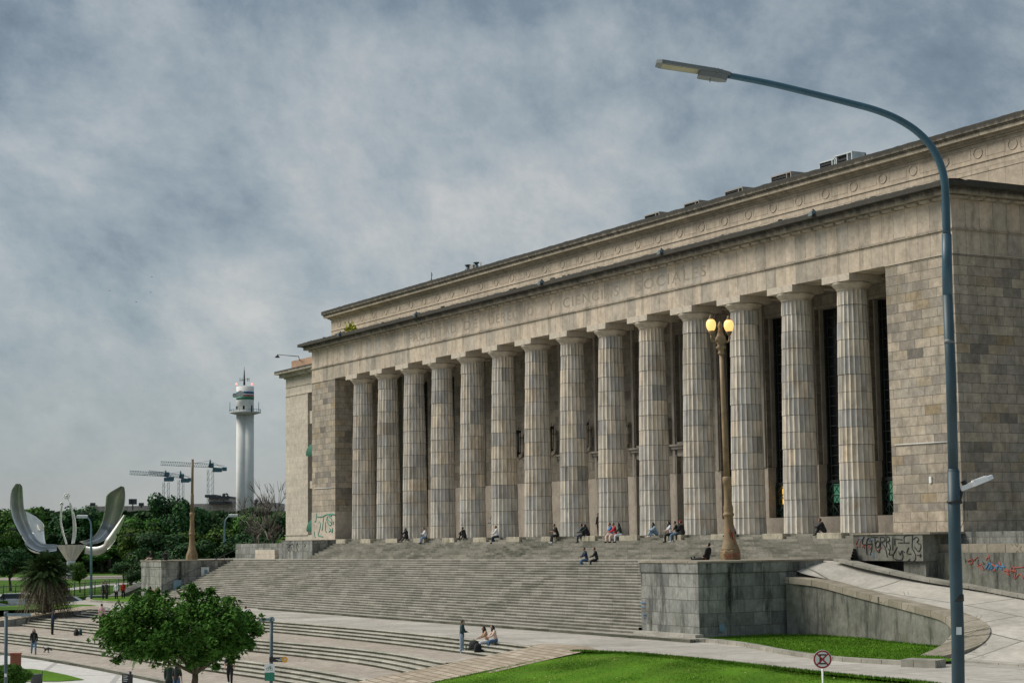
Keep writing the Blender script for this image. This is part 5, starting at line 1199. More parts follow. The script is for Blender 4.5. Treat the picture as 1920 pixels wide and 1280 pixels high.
o.strip(A, [p+Vector((0, 0, h)) for p, h in zip(A, hgt)]); o.strip([p+Vector((0, 0, h)) for p, h in zip(A, hgt)], [p+Vector((-.5, 1.5, h)) for p, h in zip(A, hgt)]); o.strip([p+Vector((-.5, 1.5, 0)) for p in A], [p+Vector((-.5, 1.5, h)) for p, h in zip(A, hgt)])
tag(o.build('ramp_side_wall', M['gran'], None), 'low dark sloping wall beside the left pedestal', 'wall')
# cars
def car(label, loc, rz, paint, kind=0):
    t = thing('parked_car', label, 'car', loc, rz, 'cars parked behind the palm'); b = MB(); H = 1.45+.35*kind
    sec = [(-2.15, .45, .70+.3*kind), (-2.1, .35, .95+.3*kind), (-1.5, .3, 1.0+.3*kind), (-.9, .3, 1.0+.3*kind), (.9, .3, .98+.3*kind), (1.5, .3, .92+.2*kind), (2.1, .35, .78), (2.2, .45, .62)]
    rs = [b.ring([(x, -.85, z0), (x, .85, z0), (x, .88, (z0+z1)/2), (x, .80, z1), (x, -.80, z1), (x, -.88, (z0+z1)/2)]) for x, z0, z1 in sec]
    for a, c in zip(rs, rs[1:]): b.bridge(a, c, 0, True, 0)
    b.cap(rs[0], 0, True); b.cap(rs[-1])
    b.box(-1.25, -.62, H-.06, .35+.3*kind, .62, H); bd = b.build('car_body', paint, None); bd.parent = t
    b = MB(); q0 = b.ring([(-1.85, -.76, .98), (-1.85, .76, .98), (1.15, .76, .96), (1.15, -.76, .96)]); q1 = b.ring([(-1.3, -.62, H-.05), (-1.3, .62, H-.05), (.4+.3*kind, .62, H-.05), (.4+.3*kind, -.62, H-.05)]); b.bridge(q0, q1, 0, True, 0); b.cap(q1); w_ = b.build('windows', M['glz'], None); w_.parent = t
    for x in (-1.35, 1.35):
        for y in (-.86, .86):
            b = MB(); r0 = b.ring([(x+.32*math.cos(i*.524), y-.1, .32+.32*math.sin(i*.524)) for i in range(12)]); r1_ = b.ring([(x+.32*math.cos(i*.524), y+.1, .32+.32*math.sin(i*.524)) for i in range(12)]); b.bridge(r0, r1_); b.cap(r0, 0, True); b.cap(r1_); k = b.build('wheel', M['tyre'], None); k.parent = t
    for y in (-.6, .6):
        b = MB().box(2.14, y-.16, .62, 2.2, y+.16, .74); k = b.build('headlight', M['white'], None); k.parent = t
    return t
ang = math.atan2(RT.y, RT.x)
q = gnd(30, 180, -6.58); car('white van parked left of the palm', q, ang+.25, M['carw'], 1)
q = gnd(-28, 176, -6.58); car('blue grey car at the very left edge', q, ang+.3, M['cars'])
q = gnd(132, 180, -6.58); car('silver car roof between the palm and the thin blue lamp', q, ang, M['cars'])
q = gnd(190, 181, -6.58); car('silver blue car right of the thin blue lamp', q, ang+.1, M['cars'])
# roof plant on the attic
for i, (x0, x1, z1) in enumerate(((31.8, 33.4, 24.85), (37.3, 38.8, 24.85), (42.6, 44.3, 24.9), (48.2, 50.0, 25.0), (53.6, 55.0, 25.0), (55.25, 56.6, 25.15))):
    t = thing('roof_unit', 'dark louvred roof unit, %s from the left along the roof edge' % ords[i], 'roof unit', ((x0+x1)/2, 10.5, 23.44), group='dark units on the roof edge')
    b = MB(); b.box(x0, 9.8, z1-.08, x1+.5, 11.0, z1); b.box(x0, 9.8, 23.44, x0+.08, 10.9, z1-.084); b.box(x1-.04, 9.8, 23.44, x1+.04, 10.9, z1-.084); b.box(x1+.42, 9.8, 23.44, x1+.5, 11, z1-.084); b.box(x0, 10.9, 23.44, x1+.5, 11.0, z1-.084); b.build('casing', M['signb'] if i > 3 else M['smooth'], t)
    b = MB()
    for q in range(7): b.box(x0+.1, 9.85, 23.5+q*.2, x1-.06, 9.95, 23.5+q*.2+.14)
    b.box(x0+.1, 10.0, 23.44, x1-.06, 10.85, z1-.1); b.build('louvre', M['black'], t)
for i, (x, z, w_) in enumerate(((3.35, 24.8, .18), (5.03, 24.8, .16))):
    t = thing('antenna', 'dark cylinder antenna, the %s of the pair on the roof' % ('left', 'right')[i], 'antenna', (x, 9, 23.44)); MB().tube([(x, 9, 23.4), (x, 9, z)], w_, 8).box(x-.4, 8.9, z-.45, x+.5, 9, z-.38).lathe([(.28, z-.1), (.28, z)], 10, (x, 9, 0)).build('antenna_body', M['postc'], t)
t = thing('roof_box', 'small pale box between the two roof antennas', 'box', (4.2, 9, 23.44)); MB().box(3.9, 8.9, 23.5, 4.55, 9.4, 24.65).tube([(5.9, 9, 23.5), (5.9, 9, 24.7)], .05, 5).tube([(5.9, 9, 24.3), (6.6, 9, 24.3)], .03, 4).build('casing', M['smooth'], t)
t = thing('antenna', 'thin whip antenna near the left end of the roof', 'antenna', (-4.13, 9, 23.44)); MB().tube([(-4.13, 9, 23.4), (-4.13, 9, 25.1)], .04, 5).tube([(-4.3, 9, 24.3), (-3.95, 9, 24.9)], .03, 4).build('mast', M['dkg'], t)
# flood lights on the cornice
pos = ['far left end', 'second from the left', 'middle', 'second from the right', 'far right']
for i, x in enumerate((-.5, 15.2, 36.1, 51.9, 67.8)):
    t = thing('floodlight', 'small grey floodlight on the front cornice, %s' % pos[i], 'floodlight', (x, -1.9, 18.4), group='floodlights along the cornice'); b = MB(); b.tube([(x, -1.7, 18.35), (x, -2.05, 18.62)], .05, 6); b.build('bracket', M['dkg'], t)
    b = MB(); r0 = b.ring([(x-.2, -2.05, 18.36), (x+.2, -2.05, 18.36), (x+.2, -2.28, 18.2), (x-.2, -2.28, 18.2)]); r1_ = b.ring([(x-.1, -1.95, 18.56), (x+.1, -1.95, 18.56), (x+.1, -2.2, 18.48), (x-.1, -2.2, 18.48)]); b.bridge(r0, r1_, 0, True, 0); b.cap(r0, 0, True); b.cap(r1_); b.build('lamp_housing', M['postc'], t)
    for dx_ in (2.0, 5.2, 8.8):
        pass
rn = random.Random(9)
b = MB()
for i in range(60):
    x = XL+rn.uniform(0, XR-XL); r = rn.uniform(.1, .4); b.ell((x, YF-.75+rn.uniform(-.1, .3), 18.42), (r, .18, rn.uniform(.08, .2)), 0, 7, 4)
b.build('cornice_growth', M['core'], bld)
t = thing('arm_light', 'thin arm light projecting from the roof of the left wing', 'floodlight', (WL+.5, WY, 18.8)); q0 = onY(560, 668, WY); q1 = onY(520, 664.5, WY); b = MB(); b.tube([(WL+1.5, WY+1, 18.7), (q0.x, WY, q0.z), (q1.x, WY, q1.z)], .04, 5); b.lathe([(.3, -.32), (.08, -.05)], 8, (q1.x, WY, q1.z)); b.build('arm', M['dkg'], t)
# graffiti (spray paint lies on the wall as thin raised strokes)
def strokes(name, mat, parent, f, S_, w_=.03):
    b = MB()
    for s_ in S_: b.tube([f(u, v) for u, v in smooth_path(s_, 3)], w_, 5)
    return b.build(name, mat, parent)
def gf(px, py, Y): return onY(px, py, Y)
Z1 = 1580; k1 = 180/1920
def fr_(u, v): return onY(1580+u*k1, 960+v*k1, -3.62)
strokes('black_graffiti', M['blk_sp'], t2, fr_, [[(430,480),(400,540),(395,620),(420,640),(590,625)],[(480,840),(475,600),(520,510),(570,560),(585,700),(550,850)],[(560,490),(700,490)],[(640,490),(650,650),(700,700),(740,620),(700,560),(650,640)],[(640,650),(690,780),(740,790)],[(740,480),(760,600),(735,780)],[(760,500),(820,490),(840,560),(780,600),(850,700),(890,890)],[(860,470),(880,700)],[(870,480),(930,500),(930,570),(885,590),(940,640),(950,760)],[(1000,490),(1000,760)],[(1040,520),(1040,650)],[(1040,525),(1190,545)],[(1100,605),(1330,605)],[(1090,690),(1000,900),(1190,940),(1190,760)],[(1230,610),(1225,490),(1290,460),(1390,470),(1385,700),(1450,830),(1450,940),(1370,1010),(1290,990),(1350,925)],[(1320,700),(1280,810),(1370,830)],[(1410,540),(1470,490),(1520,540),(1480,600),(1560,640),(1550,740),(1500,775),(1440,690)],[(1480,850),(1580,860)],[(1550,820),(1550,900)],[(1120,790),(1150,850),(1180,760),(1240,800)],[(910,720),(940,790),(920,840),(990,840)]], .022)
strokes('red_graffiti', M['redsp'], t2, lambda u, v: onY(1580+u*k1, 960+v*k1, -3.61), [[(320,520),(265,650),(350,680)],[(350,560),(345,660)],[(390,700),(440,640),(430,720)],[(520,650),(540,740),(580,680)],[(650,700),(700,760),(780,700)]], .02)
strokes('blue_graffiti', M['blusp'], t2, lambda u, v: onY(1580+u*k1, 960+v*k1, -3.61), [[(340,520),(390,530),(360,570)],[(520,570),(560,540),(600,560)],[(570,810),(620,860),(640,900)]], .02)
def f3_(x, y): return onY(x, y, -2.61)
rn = random.Random(12); RD = []; BL = []; BK = []
for i in range(9):
    x = 1822+i*10+rn.uniform(-4, 4); y = 1046+i*2+rn.uniform(-8, 14); RD.append([(x+rn.uniform(-7, 7), y+rn.uniform(-7, 7)) for _ in range(5)])
RD += [[(1905, 1068), (1903, 1085), (1912, 1075), (1920, 1085)], [(1900, 1064), (1922, 1062)]]
for i in range(7): x = 1850+i*5; BL.append([(x+rn.uniform(-5, 5), 1060+rn.uniform(-8, 8)) for _ in range(4)])
for i in range(5): x = 1812+i*8; BK.append([(x+rn.uniform(-4, 4), 1052+rn.uniform(-8, 8)) for _ in range(4)])
strokes('red_graffiti', M['redsp'], t3, f3_, RD, .026); strokes('blue_graffiti', M['blusp'], t3, f3_, BL, .028); strokes('black_graffiti', M['dkg'], t3, f3_, BK, .018)
kk = 220/1920
def f4_(u, v): return onY(480+u*kk, 960+v*kk, YF-.035)
strokes('green_graffiti', M['teal'], bld, f4_, [[(990,20),(1000,70),(1090,70),(1170,30),(1300,40)],[(990,60),(980,140),(960,150)],[(1110,70),(1090,250),(1080,300)],[(1030,150),(1060,200),(1040,290),(1015,380)],[(1015,380),(1100,400)],[(1180,60),(1160,120),(1200,210),(1240,190),(1240,110),(1200,80)],[(1170,110),(1230,170)],[(1190,50),(1240,60),(1230,30)],[(1140,150),(1140,300),(1160,320)],[(1190,320),(1230,290),(1200,260)],[(1250,330),(1260,260),(1240,330)],[(960,320),(960,380),(975,410)],[(1270,150),(1265,200)],[(1250,20),(1300,45)]], .05)
strokes('black_graffiti', M['blk_sp'], tpl, lambda u, v: onY(480+u*kk, 960+v*kk, -4.31), [[(500,520),(560,540),(520,580),(540,630)],[(560,540),(600,520),(610,570)],[(580,560),(590,620)],[(680,500),(665,560),(690,640)],[(680,500),(690,560)],[(790,520),(810,540),(790,560)]], .03)
strokes('blue_graffiti', M['blusp'], pedR, lambda u, v: onY(1180+u*.198, 1020+v*.198, -13.36), [[(105,550),(148,552)],[(108,595),(140,590)],[(122,660),(160,664)],[(128,690),(150,684)],[(110,545),(140,560)]], .02)
# birds
for i, (x, y) in enumerate(((206, 545), (285, 519), (283, 548), (256, 566))):
    D_ = 160; q = atd(x, y, D_); b = MB(); b.ell(q, (.06, .035, .03), 0, 6, 5); b.poly([q, q+RT*.11+UP*.05, q+RT*.09-FW*.05]); b.poly([q, q-RT*.11+UP*.05, q-RT*.09-FW*.05])
    tag(b.build('bird', M['black'], None), 'tiny dark bird in the sky, %s of four' % ('leftmost', 'rightmost and highest', 'rightmost but lower', 'lowest')[i], 'bird', 'birds in the sky')
# ================================================================ PEOPLE
SK = {'pale': plain('skin_light', (.42,.25,.17), .6, 0, .06), 'tan': plain('skin_tan', (.32,.18,.115), .6, 0, .06)}
CL = {k: plain('cloth_'+k, c, .9, 0, .15, 9) for k, c in {'black': (.012,.013,.015), 'white': (.62,.64,.68), 'navy': (.018,.035,.07), 'denim': (.055,.115,.20), 'jean': (.11,.20,.30), 'lightjean': (.26,.34,.42), 'teal': (.02,.06,.065), 'pink': (.55,.34,.37), 'cream': (.62,.46,.38), 'maroon': (.15,.012,.02), 'red': (.42,.02,.025), 'blue': (.03,.16,.38), 'lilac': (.42,.32,.52), 'grey': (.16,.17,.18), 'dkgreen': (.015,.03,.022), 'olive': (.07,.08,.05), 'tan': (.42,.28,.17), 'brown': (.10,.06,.04)}.items()}
HAIR = plain('dark_hair', (.010,.008,.008), .6); HAIRB = plain('brown_hair', (.06,.032,.02), .6)
def dirp(p, s):
    p = R(p); s = R(s); return Vector((math.sin(s), math.sin(p)*math.cos(s), -math.cos(p)*math.cos(s)))
POSES = {
 # hip height, torso lean, thighs (pitch, side, shin pitch), arms (upper pitch, side, fore pitch, fore side)
 'stand': dict(h=.90, lean=2, L=(2,-4,0), Rr=(-1,4,-2), aL=(5,-10,18,0), aR=(5,10,18,0)),
 'cross': dict(h=.90, lean=3, L=(2,-5,0), Rr=(-1,5,-2), aL=(15,-14,80,45), aR=(15,14,80,-45)),
 'phone': dict(h=.90, lean=4, L=(1,-3,0), Rr=(0,3,-2), aL=(18,-10,105,18), aR=(18,10,105,-18)),
 'walk': dict(h=.87, lean=5, L=(24,-3,4), Rr=(-20,3,-38), aL=(-18,-10,2,0), aR=(24,10,42,0)),
 'reach': dict(h=.89, lean=3, L=(8,-3,2), Rr=(-8,3,-14), aL=(5,-12,20,0), aR=(60,70,70,75)),
 'sit': dict(h=.10, lean=14, L=(84,-8,4), Rr=(80,9,-2), aL=(35,-12,72,25), aR=(35,12,72,-25)),
 'sitphone': dict(h=.10, lean=20, L=(82,-9,6), Rr=(86,8,10), aL=(32,-10,100,22), aR=(32,10,100,-22)),
 'knees': dict(h=.10, lean=22, L=(128,-8,24), Rr=(124,8,30), aL=(48,-14,82,30), aR=(48,14,82,-30)),
 'legsout': dict(h=.10, lean=-14, L=(88,-5,84), Rr=(90,6,86), aL=(8,-12,66,22), aR=(12,12,62,-22)),
 'kneesout': dict(h=.10, lean=12, L=(100,-8,55), Rr=(108,8,40), aL=(40,-12,75,20), aR=(40,12,75,-20)),
}
def person(label, loc, face, pose, top, bottom, hair='short', shoe='black', sleeve=True, skin='pale', hcol=None, H=1.70, cap=None, open_=None, group=None, prop=None, long_top=False, headturn=0):
    P = POSES[pose]; k = H/1.70
    pel = Vector((0, 0, P['h'])); ln = R(P['lean']); up = Vector((0, math.sin(ln), math.cos(ln))); fwd = Vector((0, math.cos(ln), -math.sin(ln)))
    V = []; E_ = []; Rd = []; W = []
    def add(p, r, par, part): V.append(Vector(p)); Rd.append(r); W.append(part); E_.append((par, len(V)-1)) if par is not None else None; return len(V)-1
    i_p = add(pel, (.145, .115), None, 'leg'); i_w = add(pel+up*.17, (.125, .095), i_p, 'top'); i_c = add(pel+up*.36, (.155, .11), i_w, 'top'); i_n = add(pel+up*.50+fwd*.0, (.075, .07), i_c, 'top'); i_h = add(pel+up*.585+fwd*.012, (.05, .055), i_n, 'neck')
    hands = []
    for s, key in ((-1, 'L'), (1, 'Rr')):
        tp, ts, sp = P[key]; hip = pel+Vector((s*.085, 0, -.03)); a = add(hip, (.10, .10), i_p, 'leg'); kn = hip+dirp(tp, ts)*.42; m_ = add((hip+kn)/2, (.088, .088), a, 'leg'); b_ = add(kn, (.062, .062), m_, 'leg'); an = kn+dirp(sp, ts*.3)*.40; m2 = add(kn*.6+an*.4, (.058, .058), b_, 'leg'); c_ = add(an, (.042, .042), m2, 'leg')
        shd = dirp(sp, 0); ft = Vector((0, 1, 0)) if sp < 60 else Vector((0, .25, .97)); d_ = add(an+shd*.055+ft*.02, (.045, .045), c_, 'shoe'); add(an+shd*.07+ft*.15, (.038, .03), d_, 'shoe')
    for s, key in ((-1, 'aL'), (1, 'aR')):
        up_, us, fp_, fs_ = P[key]; sh = pel+up*.455+Vector((s*.165, 0, 0)); a = add(sh, (.062, .062), i_c if False else i_n, 'top'); el = sh+dirp(up_, us)*.27; b_ = add(el, (.045, .045), a, 'top'); wr = el+dirp(fp_, fs_)*.23; c_ = add(wr, (.030, .030), b_, 'fore'); d = dirp(fp_+8, fs_); e_ = add(wr+d*.055, (.036, .022), c_, 'hand'); hands.append((wr, d, s))
    me = bpy.data.meshes.new('person'); me.from_pydata([v*k for v in V], E_, []); o = bpy.data.objects.new('person', me); COL.objects.link(o)
    o.modifiers.new('s', 'SKIN'); sv = me.skin_vertices[0].data
    for i, r in enumerate(Rd): sv[i].radius = (r[0]*k, r[1]*k); sv[i].use_root = (i == 0)
    sb = o.modifiers.new('u', 'SUBSURF'); sb.levels = 1; sb.render_levels = 1
    bpy.context.view_layer.update(); ev = o.evaluated_get(bpy.context.evaluated_depsgraph_get()); body = bpy.data.meshes.new_from_object(ev)
    bpy.data.objects.remove(o); bpy.data.meshes.remove(me)
    # classify faces by nearest bone
    segs = [(V[a]*k, V[b_]*k, W[b_]) for a, b_ in E_]
    def near(p):
        best = 9; w_ = None
        for a, b_, q in segs:
            d = b_-a; t = max(0, min(1, (p-a).dot(d)/max(1e-9, d.dot(d)))); x = (a+d*t-p).length
            if x < best: best = x; w_ = q
        return w_
    cls = [near(pl.center) for pl in body.polygons]
    nv = [v.normal.copy() for v in body.vertices]; cv = [v.co.copy() for v in body.vertices]
    def cloth(name, parts, off, mat, extra=None):
        b = MB(); mp = {}
        for pl, c_ in zip(body.polygons, cls):
            if c_ in parts or (extra and extra(pl.center, c_)):
                f = []
                for vi in pl.vertices:
                    if vi not in mp: mp[vi] = len(b.v); b.v.append(tuple(cv[vi]+nv[vi]*off*k))
                    f.append(mp[vi])
                b.f.append(tuple(f)); b.m.append(0); b.sm.append(1)
        if not b.f: return None
        return b.build(name, mat, None, fix=False)
    # head and hands go into the body mesh
    b = MB(); b.v = [tuple(c) for c in cv]; b.f = [tuple(pl.vertices) for pl in body.polygons]; b.m = [0]*len(b.f); b.sm = [1]*len(b.f)
    hc = (pel+up*.685+fwd*.03); rot = Matrix.Rotation(-ln*.5+R(8), 3, 'X') @ Matrix.Rotation(R(headturn), 3, 'Z')
    T_ = lambda v: tuple((hc+rot @ Vector(v))*k)
    n0 = len(b.v); hb = MB(); hb.ell((0, 0, 0), (.073, .092, .112), 0, 14, 10)
    hb.v = [(x*(1-.28*max(0, -z/.112)), y*(1-.12*max(0, -z/.112))+(.008 if z < -.05 else 0), z) for x, y, z in hb.v]
    hb.ell((0, .094, -.018), (.013, .018, .022), 0, 6, 5); hb.ell((-.076, 0, -.01), (.010, .020, .030), 0, 6, 5); hb.ell((.076, 0, -.01), (.010, .020, .030), 0, 6, 5)
    for s in (-1, 1): hb.ell((s*.028, .080, .012), (.011, .008, .008), 1, 6, 4); hb.ell((s*.030, .084, .030), (.017, .007, .004), 1, 6, 4)
    hb.ell((0, .086, -.055), (.024, .008, .007), 2, 6, 4)
    b.v += [T_(v) for v in hb.v]; b.f += [tuple(n0+i for i in f) for f in hb.f]; b.m += hb.m; b.sm += hb.sm
    for wr, d, s in hands:
        side = d.cross(Vector((0, 0, 1))); side = side.normalized() if side.length > .1 else Vector((1, 0, 0)); nr = side.cross(d).normalized()
        for i, (u, L) in enumerate(((-.027, .058), (-.010, .072), (.008, .068), (.025, .052))):
            q = wr+d*.085+side*u; b.tube([q*k, (q+d*L*.5-nr*.008)*k, (q+d*L*.85-nr*.035)*k], [.0085*k, .008*k, .006*k], 5)
        q = wr+d*.035+side*.034*(-s); b.tube([q*k, (q+side*(-s)*.025+d*.03)*k, (q+side*(-s)*.028+d*.055-nr*.01)*k], [.010*k, .009*k, .007*k], 5)
    root = b.build('person', [SK[skin], HAIR, M['redst']], None, fix=False); tag(root, label, 'person', group)
    ch = [cloth('jacket' if sleeve else 'shirt', ('top', 'fore') if sleeve else ('top',), .018, CL[top], (lambda c_, q: q == 'leg' and (c_-pel*k).length < (.20 if long_top else .13)*k))]
    ch.append(cloth('trousers', ('leg',), .012, CL[bottom])); ch.append(cloth('shoes', ('shoe',), .010, CL[shoe]))
    hm = hcol or HAIR; h = MB(); h.ell((0, -.014, .022), (.084, .096, .105), 0, 14, 10)
    h.v = [(x, y if not (y > .03 and z < .06) else min(y, .045), z) for x, y, z in h.v]; h.v = [(x, y, max(z, -.05 if y < .02 else .035)) for x, y, z in h.v]
    if hair == 'long': h.tube([(0, -.05, .03), (0, -.085, -.08), (0, -.085, -.22), (0, -.075, -.33)], [.08, .085, .085, .03], 10, flat=.6); [h.tube([(s*.07, -.01, .03), (s*.082, .01, -.08), (s*.075, .03, -.24)], [.03, .032, .012], 6) for s in (-1, 1)]
    if hair == 'bun': h.ell((0, -.09, .09), (.04, .04, .04), 0, 8, 6)
    hb2 = MB(); hb2.v = [T_(v) for v in h.v]; hb2.f = h.f; hb2.m = h.m; hb2.sm = h.sm
    if hair != 'none': ch.append(hb2.build('hair', hm, None, fix=False))
    if cap:
        h = MB(); h.lathe([(.090, .035), (.092, .07), (.075, .115), (.03, .135)], 12); h.obox((0, .10, .045), (.055, 0, 0), (0, .05, 0), (0, 0, .006)); h.v = [T_(v) for v in h.v]; ch.append(h.build('cap', CL[cap], None, fix=False))
    if open_:
        h = MB(); w0 = pel+up*.02+fwd*.125; w1 = pel+up*.45+fwd*.128; wd = Vector((.05, 0, 0)); h.poly([(q)*k for q in (w0-wd, w0+wd, w1+wd*.7, w1-wd*.7)]); h.poly([(q+fwd*.004)*k for q in (w0-wd, w1-wd*.7, w1+wd*.7, w0+wd)]); ch.append(h.build('undershirt', CL[open_], None, fix=False))
    if prop == 'phone':
        wr, d, s = hands[1]; q = (wr+d*.11)*k; ch2 = MB().obox(q, (.035, 0, 0), (0, .006, .0), Vector((0, .02, .07))).build('phone', M['black'], None); ch.append(ch2)
    for c_ in ch:
        if c_: c_.parent = root
    root.location = loc; root.rotation_euler = (0, 0, face)
    return root
# facing angles: 0 looks along +Y (into the building)
TOCAM = math.atan2(-(CAM.x-60), (CAM.y+10)); OUT = math.pi; FR = -.50; FL = 2.64; FC = -2.07; FA = 1.07; LEFT = math.pi/2; RIGHT = -math.pi/2
def at_px(x, y, z): return onz(x, y, z)
def atY(x, Y, z):
    p = onY(x, 1000, Y); return Vector((p.x, Y, z))
person('person in a dark denim jacket looking at a phone on the left steps', at_px(98, 1189, -6.6), FR, 'phone', 'navy', 'black', 'long', long_top=True, prop='phone')
sk_ = MB().lathe([(.19, .95), (.20, .8), (.23, .52)], 14); 
p_ = at_px(190, 1176, -6.0); person('person in a pale pink sweater and black trousers seen from behind on the steps', p_, FA-.2, 'stand', 'pink', 'black', 'short')
dw = at_px(63, 1226, -7.2); person('person with long hair, dark jacket and blue jeans walking a small dog', dw, FC+.3, 'walk', 'black', 'jean', 'long', open_='olive')
# dog
dl = at_px(88, 1223, -7.2); dg = thing('dog', 'small black and tan dog on a leash on the brick terrace', 'dog', dl, FR-.3); b = MB()
b.tube([(0, -.20, .27), (0, -.12, .29), (0, .05, .27), (0, .16, .28)], [.07, .085, .10, .08], 10); b.tube([(0, .14, .29), (0, .22, .30), (0, .26, .24)], [.06, .05, .045], 8); b.ell((0, .30, .20), (.05, .07, .05), 0, 8, 6); b.tube([(0, .33, .19), (0, .40, .16)], [.03, .02], 6)
b.tube([(0, -.2, .3), (0, -.27, .38), (0, -.28, .46)], [.02, .014, .008], 6)
for s in (-1, 1):
    b.tube([(s*.05, .12, .24), (s*.055, .11, .13), (s*.055, .12, .0)], [.035, .022, .02], 6); b.tube([(s*.05, -.15, .25), (s*.06, -.11, .16), (s*.06, -.20, .10), (s*.06, -.17, 0)], [.05, .032, .02, .02], 6); b.tube([(s*.035, .28, .25), (s*.05, .27, .30)], [.018, .006], 5)
k = b.build('dog_body', M['black'], None); k.parent = dg
o = MB().tube([dw+Vector((.25, -.1, .85)), dl+Vector((.1, 0, .6)), dl+Vector((.2, .05, .32))], .008, 4).build('leash', M['black'], None); tag(o, 'thin dark leash between the walking person and the dog', 'leash')
def backpack(label, loc, rz, m, w_=.16):
    t = thing('backpack', label, 'backpack', loc, rz); b = MB(); rs = [b.ring([(sx_*w_*a, sy_*.1*a+.0, z) for sx_, sy_ in ((-1,-1),(1,-1),(1.1,0),(1,1),(-1,1),(-1.1,0))]) for z, a in ((0, .9), (.05, 1.05), (.28, 1.0), (.40, .8), (.46, .35))]
    for a, c in zip(rs, rs[1:]): b.bridge(a, c)
    b.cap(rs[0], 0, True); b.cap(rs[-1]); k = b.build('bag', m, None); k.parent = t; k = MB().tube([(-.04, 0, .45), (-.03, 0, .52), (.03, 0, .52), (.04, 0, .45)], .01, 5).build('handle', m, None); k.parent = t; k = MB().box(-.11, -.15, .05, .11, -.10, .22).build('pocket', m, None); k.parent = t
backpack('black backpack standing left of the dark teal one on the terrace', at_px(143, 1191, -6.6), .3, CL['black']); backpack('dark teal backpack on the terrace right of the black one', at_px(151, 1190, -6.6), -.2, CL['teal'])
person('person in a maroon shirt standing by the left pedestal', at_px(295, 1137, -5.4), FC, 'stand', 'maroon', 'black', 'short', sleeve=False)
person('person in a tan top stretching out an arm beside the left pedestal', at_px(281, 1136, -5.4), FC+2.9, 'reach', 'tan', 'navy', 'long', sleeve=False)
person('person in a black top with pale trousers sitting on the left pedestal', atY(286, -12.4, -1.70), OUT-.3, 'kneesout', 'black', 'cream', 'short')
person('person in dark clothes sitting sideways on the left pedestal with folded legs', atY(312, -12.2, -1.70), LEFT+.2, 'kneesout', 'black', 'teal', 'short')
person('person in a white shirt sitting on the top plaza step right of the tree', at_px(464, 1160, -5.4)+Vector((0, .1, .03)), OUT-.9, 'sitphone', 'white', 'grey', 'short', H=1.75)
person('person in a long dark coat standing behind the plaza tree trunk', gnd(317, 88, -7.36), FA, 'stand', 'dkgreen', 'black', 'short', long_top=True)
person('person in a black vest and blue jeans beside the coated one under the tree', gnd(331, 87, -7.36), FA-.3, 'stand', 'black', 'denim', 'long', sleeve=False)
person('person in black with bare forearms walking behind the right side of the tree', gnd(431, 93.5, -7.22), FC, 'walk', 'black', 'black', 'short', shoe='white', sleeve=False)
person('person standing with folded arms in a dark green sweater and pale grey jeans', at_px(866, 1224, -6.0), FR-.2, 'cross', 'teal', 'lightjean', 'short', shoe='white', H=1.76)
s1 = at_px(912, 1201, -5.4); s2 = at_px(928, 1203, -5.4)
person('long haired person in a tan top sitting near the one with folded arms', Vector((s1.x, s1.y+.05, -5.50)), FL+.2, 'sit', 'tan', 'white', 'long', sleeve=False, skin='tan')
person('person in a cream sweater and blue jeans sitting rightmost on the plaza steps', Vector((s2.x+.1, s2.y+.0, -5.38)), FL+.3, 'sit', 'cream', 'denim', 'long')
bp_ = at_px(889, 1216, -5.7); backpack('round black backpack lying on the plaza steps beside the seated pair', bp_+Vector((0, 0, .0)), .6, CL['black'], .24)
backpack('lower black bag with straps at the feet of the seated pair', at_px(896, 1222, -5.85), 1.6, CL['black'], .17)
o = MB().lathe([(.035, 0), (.038, .2), (.02, .24), (.022, .27)], 10, tuple(at_px(874, 1218, -5.85))).build('bottle', M['greenp'], None); tag(o, 'green bottle standing on the plaza steps by the black backpack', 'bottle')
yb_ = -1.9
G = 'people sitting along the column bases'
person('person in black sitting below the third column from the left', atY(763, yb_, .02), LEFT+.3, 'kneesout', 'black', 'black', 'long')
person('person in a white shirt and jeans sitting on the block below the fourth column', atY(800, -2.15, .04), OUT-.25, 'sitphone', 'white', 'jean', 'short', hcol=HAIRB)
person('person in black with drawn up knees and a bun near the fifth column', atY(872, yb_, .02), LEFT+.3, 'knees', 'black', 'black', 'bun')
person('person in a white top and dark jeans sitting at the foot of the sixth column', atY(934, -2.0, .02), OUT-.7, 'sit', 'white', 'navy', 'short')
person('person standing between the fifth and sixth columns in a patterned dark top', atY(923, -.6, .0), OUT-.4, 'phone', 'grey', 'black', 'long')
person('person in black tee and white shoes on the seventh stone block', atY(1046, -2.15, .04), OUT-.3, 'sitphone', 'black', 'black', 'short', shoe='white', sleeve=False, H=1.76)
person('person in a teal jacket sitting at the eighth column', atY(1095, -2.1, .02), OUT-.8, 'sit', 'teal', 'navy', 'short', open_='white')
person('person in a black coat sitting at the right edge of the eighth column', atY(1104, -2.0, .02), OUT-.7, 'knees', 'black', 'black', 'long')
person('person in dark clothes standing in the shade between the eighth and ninth columns', atY(1123, 2.0, .0), OUT, 'stand', 'black', 'black', 'short')
person('person in a bright blue shirt, leftmost of the three at the ninth column', atY(1148, -2.1, .02), OUT-.4, 'sit', 'blue', 'cream', 'short', sleeve=False)
person('person in a red top between two others at the ninth column', atY(1155, -2.2, .02), OUT-.4, 'sit', 'red', 'cream', 'short', hcol=HAIRB)
person('person in black jacket and white trousers, right of the three at the ninth column', atY(1165, -2.05, .02), OUT-.6, 'sit', 'dkgreen', 'white', 'long')
person('person in light blue with knees up at the foot of the tenth column', atY(1232, -2.0, .02), OUT-.4, 'knees', 'lightjean', 'jean', 'long', shoe='cream')
person('person in a white shirt, left of the trio past the tenth column', atY(1259, -2.2, .02), OUT-.4, 'sit', 'white', 'black', 'long', sleeve=False)
